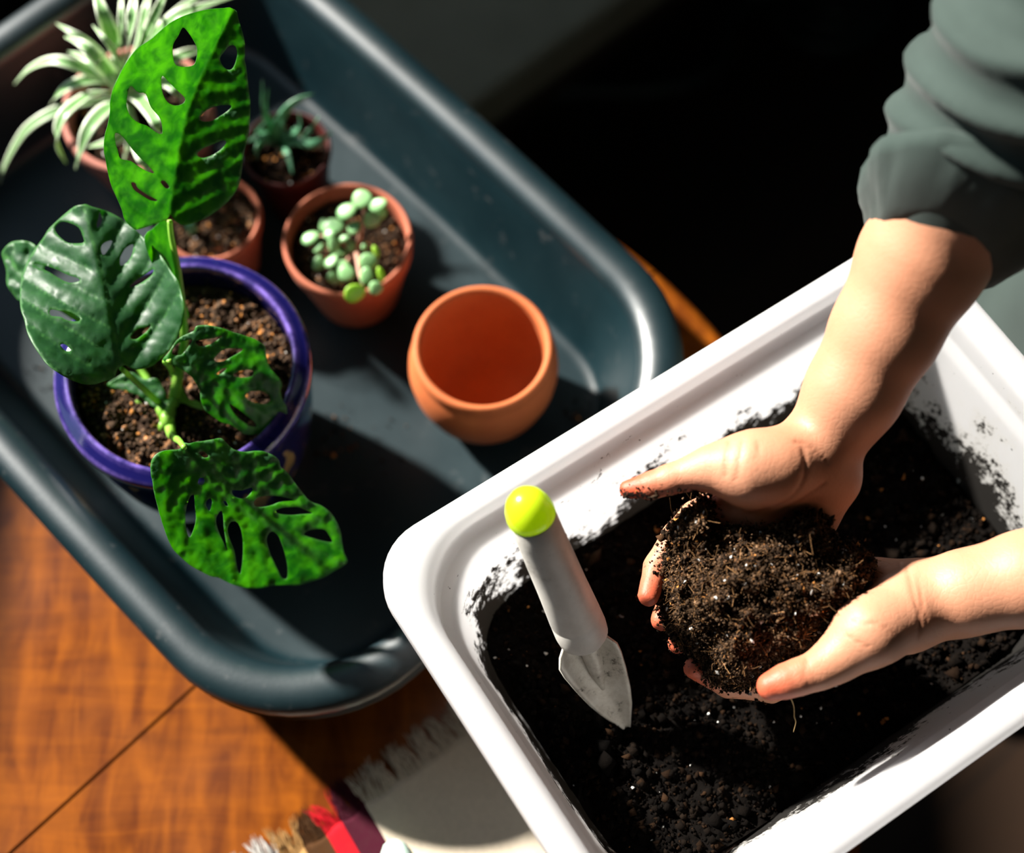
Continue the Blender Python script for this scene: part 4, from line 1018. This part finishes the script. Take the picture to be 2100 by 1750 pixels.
# right hand (upper one in the picture): palm up, thumb pointing away, fingers curled under the soil
elR = H(2075, 215, .795, .041)
R_base = chain([elR, H(1985, 380, .822, .0375), H(1890, 535, .845, .0335), H(1815, 680, .858, .0285), H(1752, 800, .868, .0255), H(1680, 925, .883, .0228)])
R_base += chain([H(1655, 955, .884, .0175), H(1560, 1010, .886, .0150), H(1472, 1048, .892, .0118)])
R_base += chain([H(1668, 970, .888, .0172), H(1515, 1110, .900, .0122)]) + chain([H(1682, 980, .889, .0168), H(1567, 1142, .903, .0120)]) + chain([H(1700, 985, .886, .0160), H(1655, 1065, .893, .0140), H(1618, 1150, .903, .0112)])
R_base += chain([H(1645, 940, .874, .0205), H(1588, 958, .866, .0192), H(1530, 962, .864, .0182), H(1455, 960, .866, .0118)])
R_f = [chain([H(1470, 960, .866, .0125), H(1415, 972, .868, .0098), H(1375, 983, .869, .0088), H(1335, 996, .871, .0079), H(1288, 1004, .874, .0056)]),
       chain([H(1470, 1048, .893, .0115), H(1428, 1062, .900, .0102), H(1388, 1102, .908, .0092), H(1347, 1162, .907, .0079), H(1330, 1222, .897, .0066)]),
       chain([H(1515, 1110, .902, .0118), H(1432, 1165, .926, .0096), H(1380, 1225, .926, .0081), H(1356, 1272, .913, .0067)]),
       chain([H(1567, 1142, .906, .0115), H(1482, 1215, .936, .0093), H(1418, 1280, .936, .0079), H(1390, 1320, .924, .0066)]),
       chain([H(1618, 1150, .905, .0108), H(1560, 1250, .938, .0083), H(1500, 1318, .941, .0071), H(1467, 1348, .932, .0060)])]
# left hand (lower one): palm up, thumb in front, fingers under the soil
elL = H(2730, 1050, .85, .040)
L_base = chain([elL, H(2400, 1122, .866, .0345), H(2100, 1188, .876, .0252), H(1980, 1216, .882, .0224), H(1905, 1238, .887, .0222)])
L_base += chain([H(1868, 1213, .890, .0165), H(1790, 1205, .902, .0148), H(1702, 1192, .918, .0118)]) + chain([H(1862, 1228, .895, .017), H(1672, 1236, .922, .0122)])
L_base += chain([H(1858, 1250, .895, .017), H(1652, 1290, .927, .0122)]) + chain([H(1852, 1270, .890, .017), H(1740, 1318, .905, .0150), H(1657, 1350, .922, .0120)])
L_base += chain([H(1845, 1266, .875, .0205), H(1782, 1296, .866, .0182), H(1712, 1354, .865, .0122)])
L_f = [chain([H(1718, 1350, .865, .0130), H(1678, 1375, .863, .0112), H(1640, 1388, .862, .0104), H(1610, 1398, .862, .0098), H(1580, 1408, .862, .0082)]),
       chain([H(1657, 1350, .922, .0115), H(1582, 1410, .926, .0093), H(1492, 1404, .921, .0080), H(1424, 1370, .907, .0069)]),
       chain([H(1652, 1290, .930, .0118), H(1552, 1335, .950, .0096), H(1462, 1332, .950, .0080), H(1414, 1302, .936, .0067)]),
       chain([H(1672, 1236, .926, .0115), H(1570, 1262, .968, .0093), H(1490, 1262, .972, .0080), H(1442, 1244, .966, .0067)]),
       chain([H(1702, 1192, .922, .0108), H(1622, 1190, .962, .0085), H(1562, 1180, .966, .0071), H(1522, 1170, .960, .0060)])]
shR = (np.array([.430, .165, .575]), .050); shL = (np.array([.480, -.215, .550]), .050)
R_base += chain([elR, shR]); L_base += chain([elL, shL])
ctr = np.array([.475, -.025, .545])
T_base = chain([(shR[0], .055), (ctr, .062), (shL[0], .055)]) + chain([(np.array([.44, -.025, .60]), .052), (np.array([.395, -.025, .675]), .046)]) + chain([(ctr, .060), (np.array([.55, -.02, .40]), .06), (np.array([.56, .02, .25]), .055)])
hf = np.array([-.74, .02, -.67]); hf /= np.linalg.norm(hf); hu = np.array([-.67, 0, .74]); hu -= hf*(hu @ hf); hu /= np.linalg.norm(hu); hr = np.cross(hf, hu)
HC = np.array([.345, -.025, .755])
def hp_(f, u, r): return HC + hf*f + hu*u + hr*r
T_base += [(hp_(-.02, .035, 0), hp_(-.01, .02, 0), .082, .080), (hp_(.030, -.010, 0), hp_(.035, -.062, 0), .062, .034), (hp_(.02, .03, .01), hp_(.02, .03, -.01), .070, .070)]
T_f = [[(hp_(.088, .010, 0), hp_(.108, -.022, 0), .008, .013)], [(hp_(.070, -.052, .018), hp_(.070, -.052, -.018), .010, .010)], [(hp_(.055, -.088, 0), hp_(.060, -.085, 0), .020, .020)],
       [(hp_(-.005, .010, .082), hp_(-.012, -.022, .076), .014, .010)], [(hp_(-.005, .010, -.082), hp_(-.012, -.022, -.076), .014, .010)], [(hp_(.078, .032, .032), hp_(.078, .032, -.032), .012, .012)]]
limbs = [dict(base=R_base, kb=.012, fingers=R_f, kf=.0022, kj=.0055), dict(base=L_base, kb=.012, fingers=L_f, kf=.0022, kj=.0055), dict(base=T_base, kb=.03, fingers=T_f, kf=.004, kj=.012)]
V, F, fieldf = surface_nets(limbs, .0021)
V = relax(V, F, 2, .4)
tips_ = [f[-1][1] for f in R_f+L_f]; tipw = [1.25, 1, 1, 1, .8, 1.1, 1, 1, .8, .8]
red = np.zeros(len(V)); dirt = np.zeros(len(V))
for t, w in zip(tips_, tipw): red = np.maximum(red, w*np.exp(-(np.linalg.norm(V-t, axis=1)/.017)**2))
NV = vnormals(V, F)
lowR = np.clip(((V-P(1400, 985, .84)) @ (-UP))/.010+.3, 0, 1)
for (a, b, r, w) in ((P(1300, 1012, .842), P(1400, 1000, .842), .020, 1.0),):
    ab = b-a; t = np.clip((V-a) @ ab/(ab @ ab), 0, 1); q = np.linalg.norm(V-a-t[:, None]*ab, axis=1)
    dirt = np.maximum(dirt, w*np.exp(-(q/r)**2)*lowR); red = np.maximum(red, .9*np.exp(-(q/.02)**2)*lowR)
for a, b, r, w in ((P(1400, 1050, .87), P(1335, 1195, .87), .015, .52), (P(1366, 1265, .87), P(1390, 1330, .89), .014, .6), (P(1415, 1360, .88), P(1560, 1420, .895), .012, .7), (P(1450, 1010, .86), P(1560, 1075, .87), .012, .45), (P(1560, 1385, .84), P(1690, 1335, .845), .010, .75), (P(1790, 1165, .87), P(1720, 1285, .86), .008, .6), (P(1690, 1405, .84), P(1625, 1420, .84), .006, .5), (P(1700, 1260, .87), P(1700, 1260, .88), .001, 0)):
    ab = b-a; t = np.clip((V-a) @ ab/(ab @ ab+1e-9), 0, 1); q = np.linalg.norm(V-a-t[:, None]*ab, axis=1)
    dirt = np.maximum(dirt, w*np.exp(-(q/r)**2))
# palm lines and wrist folds: shallow grooves
cre = np.zeros(len(V))
def crease(px, dist, w, depth):
    global cre
    path = spline([P(x, y, dist+DH) for x, y in px], 40)
    q = np.full(len(V), 1e9)
    box_ = (np.abs(V-path.mean(0)).max(1) < .08)
    sub = V[box_]; dm = np.min(np.linalg.norm(np.cross(sub[:, None, :]-path[None], FW), axis=2), axis=1)
    g = np.exp(-(dm/w)**2)*(NV[box_] @ VIEW > .1); cre[box_] = np.maximum(cre[box_], g); V[box_] -= NV[box_]*(g*depth)[:, None]
crease([(1635, 918), (1640, 960), (1628, 1000), (1600, 1030), (1540, 1055)], .866, .0011, .0009)
crease([(1680, 990), (1640, 1020), (1600, 1042)], .872, .0010, .0006); crease([(1490, 905), (1482, 940), (1480, 975)], .862, .0010, .0005)
crease([(1516, 905), (1506, 945), (1500, 985)], .862, .0009, .0004); crease([(1548, 905), (1540, 940)], .862, .0009, .0003)
crease([(1620, 905), (1650, 915), (1690, 950)], .868, .0010, .0006)
crease([(1866, 1165), (1862, 1215), (1872, 1260), (1868, 1300)], .872, .0011, .0006); crease([(1880, 1180), (1876, 1230), (1884, 1270)], .874, .0009, .0004)
crease([(1790, 1190), (1840, 1170), (1850, 1158)], .88, .0010, .0005); crease([(1740, 1270), (1790, 1275), (1830, 1300)], .862, .0008, .0003); crease([(1730, 1300), (1770, 1320)], .86, .0008, .0003)
crease([(1655, 1353), (1648, 1385), (1660, 1420)], .855, .0009, .0004)
person = empty('person', (.56, -.03, FZ), 'person in grey-green shirt with rolled sleeves, cupping soil in both hands over the tub', 'person')
o = mk('body', V, F, SKIN_M, person, attrs={'red': np.clip(red, 0, 1), 'dirt': dirt, 'crease': cre})
BODY_V, BODY_N, BODY_D = V, NV, dirt
# eyes, hair
EYE_M = m_simple('eye_white', (.8, .8, .78), .2); HAIR_M = m_simple('dark_brown_hair', (.03, .016, .009), .5)
for sg in (-1, 1):
    v, f = lathe([(.0115*math.sin(a), -.0115*math.cos(a)) for a in np.linspace(0.02, PI-.02, 10)], 16); v = np.array(v)+hp_(.074, .016, .031*sg); e = mk('eye', v, f, EYE_M, person)
hair = [dict(base=[(hp_(-.035, .050, 0), hp_(-.030, .03, 0), .090, .090), (hp_(.02, .075, .02), hp_(.02, .075, -.02), .058, .058), (hp_(-.06, -.02, .03), hp_(-.06, -.02, -.03), .062, .062), (hp_(-.11, .03, 0), hp_(-.13, .02, 0), .035, .032)], kb=.02)]
hv, hfc, _ = surface_nets(hair, .006); mk('hair', hv, hfc, HAIR_M, person)

# shirt: one blended skin of torso and sleeves, then pushed into folds
S_r = chain([H(1945, 440, .831, .0365), H(1990, 365, .819, .0395), H(2030, 300, .810, .0445), H(2075, 235, .800, .0560), H(2170, 130, .770, .0600)]) + [(H(2170, 130, .770, .060)[0], shR[0], .060, .075)]
S_r += [(*[H(1985, 225, .797, .0245)[0]]*2, .0245, .0245), (*[H(2012, 165, .792, .0215)[0]]*2, .0215, .0215), (*[H(1935, 330, .812, .030)[0]]*2, .0290, .0290)]
S_l = chain([H(2330, 1135, .868, .0430), H(2730, 1050, .85, .056)]) + [(elL[0], shL[0], .056, .072)]
tp = [np.array([.50, -.025, .50]), np.array([.545, .01, .30]), np.array([.550, .08, .05]), np.array([.540, .11, -.22])]
S_t = []
for sg in (-1, 1):
    off = [np.array([0, .095*sg, 0]), np.array([0, .085*sg, 0]), np.array([0, .075*sg, 0]), np.array([0, .085*sg, 0])]
    S_t += chain([(t+o_, r) for t, o_, r in zip(tp, off, (.095, .112, .118, .128))])
S_t += chain([(shR[0], .072), (np.array([.475, -.025, .555]), .078), (shL[0], .072)])
sv, sf, _ = surface_nets([dict(base=S_r, kb=.018), dict(base=S_l, kb=.022), dict(base=S_t, kb=.05)], .0036, kmix=.02)
sv = relax(sv, sf, 2, .4); sn = vnormals(sv, sf)
armd = P(2075, 215, .77)-P(1890, 535, .81); armd /= np.linalg.norm(armd); armx = np.cross(armd, VIEW); armx /= np.linalg.norm(armx)
UC = float(P(1985, 415, .79) @ armd); WC = float(P(1985, 415, .79) @ armx)
def folds(p):
    u = p @ armd; w = p @ armx; z = p @ VIEW
    m1 = mnoise.noise(Vector((w*9, u*9, z*7+3))); m2 = mnoise.noise(Vector((w*14+9, u*12, z*10)))
    x = .5+.5*math.sin(2*PI*(u/.034 - w*9 + .9*m1 + z*5)); y = .5+.5*math.sin(2*PI*(u/.021 + w*12 + 1.3*m2 + 2.0))
    k = .5+.5*m2
    f_ = min(1, max(0, (u-UC)/.030)) if w > WC-.2 else 1
    return f_*(.0072*(x**2.2)*(.45+.9*k) + .0026*(y**3)*(1-k) - .0030) - (1-f_)*.0035
sv = sv + sn*np.array([folds(p) for p in sv])[:, None]
sv = relax(sv, sf, 2, .35)
shirt = mk('shirt', sv, sf, SHIRT_M, person)
# rolled cuffs
def cuff(rings, name, n=72, thick=.0035):
    """rings: (left px, right px, distance, lift of the near side along the arm in px, fold)"""
    out = []
    for (lx, ly), (rx, ry), d, lift, fo in rings:
        a = P(lx, ly, d); b = P(rx, ry, d+.004); c = (a+b)/2; h_ = (b-a)/2; dep = VIEW*np.linalg.norm(h_)*1.14 + armd*lift*.00027
        ring = []
        for j in range(n):
            t = 2*PI*j/n; p = c + h_*-math.cos(t) + dep*math.sin(t)
            k = fo*1.3*(mnoise.noise(Vector((math.cos(t)*2.2+7, math.sin(t)*2.2, len(out)*.35)))*1.0+.5*mnoise.noise(Vector((math.cos(t)*6, math.sin(t)*6, len(out)*.8))))
            rd = (p-c)/np.linalg.norm(p-c); ring.append(p+rd*k)
        out.append(ring)
    v, f = loft(out, False, False); return recalc(mk(name, v, f, SHIRT_M, shirt))
dC = .812
cuff([((1835, 380), (2010, 500), .790, 70, 0), ((1806, 452), (2008, 570), .801, 42, .001), ((1790, 474), (2010, 584), .807, 36, .0012), ((1788, 472), (2024, 588), .807, 36, .002), ((1787, 446), (2052, 582), .801, 38, .003), ((1784, 410), (2080, 566), .794, 44, .0045), ((1783, 376), (2100, 545), .787, 50, .005), ((1782, 342), (2118, 520), .781, 54, .0045), ((1788, 308), (2128, 494), .776, 56, .003), ((1802, 304), (2120, 476), .775, 52, .002), ((1838, 335), (2085, 462), .780, 44, 0)], 'cuff')
cl = chain([H(2290, 1144, .868, .046), H(2420, 1116, .864, .050)])
cvv, cff, _ = surface_nets([dict(base=cl, kb=.01)], .006); mk('cuff', cvv, cff, SHIRT_M, shirt)
JEAN_M = m_fabric('dark_trousers', (.02, .022, .028), (.03, .033, .04), 500)
tr = []
for sg in (-1, 1): tr += chain([(np.array([.545, .11+.085*sg, -.19]), .112), (np.array([.58, .12+.10*sg, -.42]), .085), (np.array([.64, .12+.11*sg, FZ+.09]), .062)])
tv, tf, _ = surface_nets([dict(base=tr, kb=.03)], .008); mk('trousers', tv, tf, JEAN_M, person)
for sg in (-1, 1):
    bs = chain([(np.array([.65, .12+.11*sg, FZ+.047]), .042), (np.array([.52, .12+.13*sg, FZ+.034]), .034)]); bv, bf, _ = surface_nets([dict(base=bs, kb=.01)], .006)
    bv[:, 2] = np.maximum(bv[:, 2], FZ+.001); mk('shoe', bv, bf, m_simple('dark_shoe', (.02, .018, .016), .5), person)

# ------------------------------------------------------------------ the soil held in the hands
HP = smooth_closed([(1446, 1020), (1430, 1032), (1400, 1056), (1376, 1082), (1368, 1120), (1364, 1165), (1360, 1205), (1353, 1245), (1372, 1286), (1394, 1322), (1424, 1348), (1440, 1380), (1462, 1400), (1500, 1408), (1548, 1408), (1572, 1378), (1610, 1352), (1655, 1338), (1700, 1312), (1725, 1275), (1752, 1240), (1778, 1205), (1790, 1170), (1782, 1140), (1755, 1122), (1722, 1116), (1705, 1098), (1698, 1070), (1665, 1052), (1630, 1056), (1580, 1062), (1530, 1066), (1490, 1060), (1468, 1042)], 150)
def edge_d(x, y): return np.min(np.hypot(HP[:, 0]-x, HP[:, 1]-y))
def heap_base(x, y):
    return .893 + DH + np.interp(x, [1340, 1500, 1650, 1790], [.012, .010, .000, -.004]) + np.interp(y, [1010, 1100, 1250, 1420], [-.020, -.004, .004, .006])
def heap_d(x, y, e):
    g = 1-math.exp(-e/55.); b = heap_base(x, y) - .030*g - .004
    q = fbm((x*.001, y*.001, 1.3), 18, 3)*.011*min(1, e/30) + fbm((x*.001, y*.001, 5.3), 60, 3)*.0045*min(1, e/18)
    return b - q
st = 5.0
gx, gy = np.meshgrid(np.arange(1340, 1800, st), np.arange(1005, 1415, st)); G = np.stack([gx.ravel(), gy.ravel()], -1)
G = G[poly_inside(G, HP)]; ed = np.array([edge_d(*g) for g in G]); G = G[ed > st*.6]
pts = [tuple(p) for p in HP]+[tuple(g) for g in G]
r = delaunay_2d_cdt([Vector(p) for p in pts], [(i, (i+1) % len(HP)) for i in range(len(HP))], [], 0, 1e-5)
HV = np.array([tuple(v) for v in r[0]]); HT_ = np.array([tuple(t) for t in r[2] if len(t) == 3]); HT_ = HT_[poly_inside(HV[HT_].mean(1), HP)]
He = np.array([edge_d(*v) for v in HV]); top = np.array([P(x, y, heap_d(x, y, e)) for (x, y), e in zip(HV, He)])
bot = np.array([P(x, y, heap_base(x, y)+.002+.014*(1-math.exp(-e/60.))) for (x, y), e in zip(HV, He)])
nH = len(HV); V = np.vstack([top, bot]); T = np.vstack([HT_, HT_[:, ::-1]+nH])
bc = np.repeat([[0.014, 0.0085, 0.0055]], len(V), 0)
def in_heap(n):
    out = []
    while len(out) < n:
        c_ = np.stack([RNG.uniform(1338, 1795, n), RNG.uniform(1005, 1415, n)], -1); out += list(c_[poly_inside(c_, HP)])
    return np.array(out[:n])
def surf(q, lift=0): return np.array([P(x, y, heap_d(x, y, edge_d(x, y))-lift) for x, y in q])
n = 30000; q = in_heap(n); X = surf(q); X += VIEW*RNG.uniform(-.0005, .0016, (n, 1))
cols, pm = soil_cols(n, 1.55, .055, .0032); sz_ = .00062*RNG.lognormal(0, .42, n); sz_[pm] = .0014*RNG.uniform(.7, 1.3, pm.sum()); X[pm] += VIEW*.0017
g1 = grain_mesh(X, sz_, cols, RNG.uniform(.25, 1.5, (n, 3)))
# clods: tight clusters of crumbs
nc = 700; q = in_heap(nc); ce = surf(q, .0008); cs = .0036*RNG.lognormal(0, .4, nc); k = 40
X = np.repeat(ce, k, 0) + RNG.normal(size=(nc*k, 3))*np.repeat(cs, k)[:, None]*.55
cc2 = np.repeat(np.array([0.046, 0.027, 0.015])[None]*RNG.lognormal(0, .6, (nc, 1)), k, 0)*RNG.lognormal(0, .45, (nc*k, 1))
g2 = grain_mesh(X, .00048*RNG.lognormal(0, .45, nc*k), cc2, RNG.uniform(.25, 1.6, (nc*k, 3)))
# crumbs that spill over the rim of the heap and stick to the fingers
ne = 2600; i_ = RNG.integers(0, len(HP), ne); q = HP[i_] + RNG.normal(size=(ne, 2))*5; X = np.array([P(x, y, heap_base(x, y)+RNG.uniform(-.010, .006)) for x, y in q])
g3 = grain_mesh(X, .0009*RNG.lognormal(0, .5, ne), soil_cols(ne, 1.0, .03, 0)[0])
cand = np.where((BODY_D > .45) & (BODY_N @ VIEW > -.2))[0]; i_ = RNG.choice(cand, 330); X = BODY_V[i_]+BODY_N[i_]*.0002
g4 = grain_mesh(X, .00055*RNG.lognormal(0, .6, 330), soil_cols(330, .8, .03, 0)[0], RNG.uniform(.5, 1.3, (330, 3)))
fq = in_heap(3200); fv, ff, fc = fibres(surf(fq, .001), .0042, .00011, (.20, .105, .045), .9)
fq = np.vstack([HP[RNG.integers(0, len(HP), 160)]]); fv2, ff2, fc2 = fibres(np.array([P(x, y, heap_base(x, y)-.004) for x, y in fq]), .006, .00013, (.12, .06, .025), .9)
parts = [(V, T, bc), g1, g2, g3, g4]
AV, AF, AC = [], [], []; off = 0
for v_, f_, c_ in parts: AV.append(v_); AF.append(np.asarray(f_)+off); AC.append(c_); off += len(v_)
heap = mk('soil_heap', np.vstack(AV), np.vstack(AF), SOIL_M, None, smooth=False, cols=np.vstack(AC))
tag(heap, 'heap of dark crumbly potting soil cupped in the two hands', 'soil', kind='stuff')
fb = mk('root_fibres', list(fv)+list(fv2), list(ff)+[[i+len(fv) for i in w] for w in ff2], SOIL_M, heap, cols=np.vstack([fc, fc2])); fb['kind'] = 'stuff'
rp = spline([P(1622, 1432, .86), P(1628, 1450, .862), P(1629, 1470, .863), P(1632, 1482, .863), P(1627, 1502, .864)], 16)
v, f = tube(rp, [.0006, .0005, .0005, .0004, .00045, .0004, .0004, .0004, .0005, .0004, .0004, .0004, .0003, .0003, .0003, .0002], 5); mk('hanging_root', v, f, m_simple('pale_root', (.22, .14, .05), .7), heap)
#@@NEXT@@
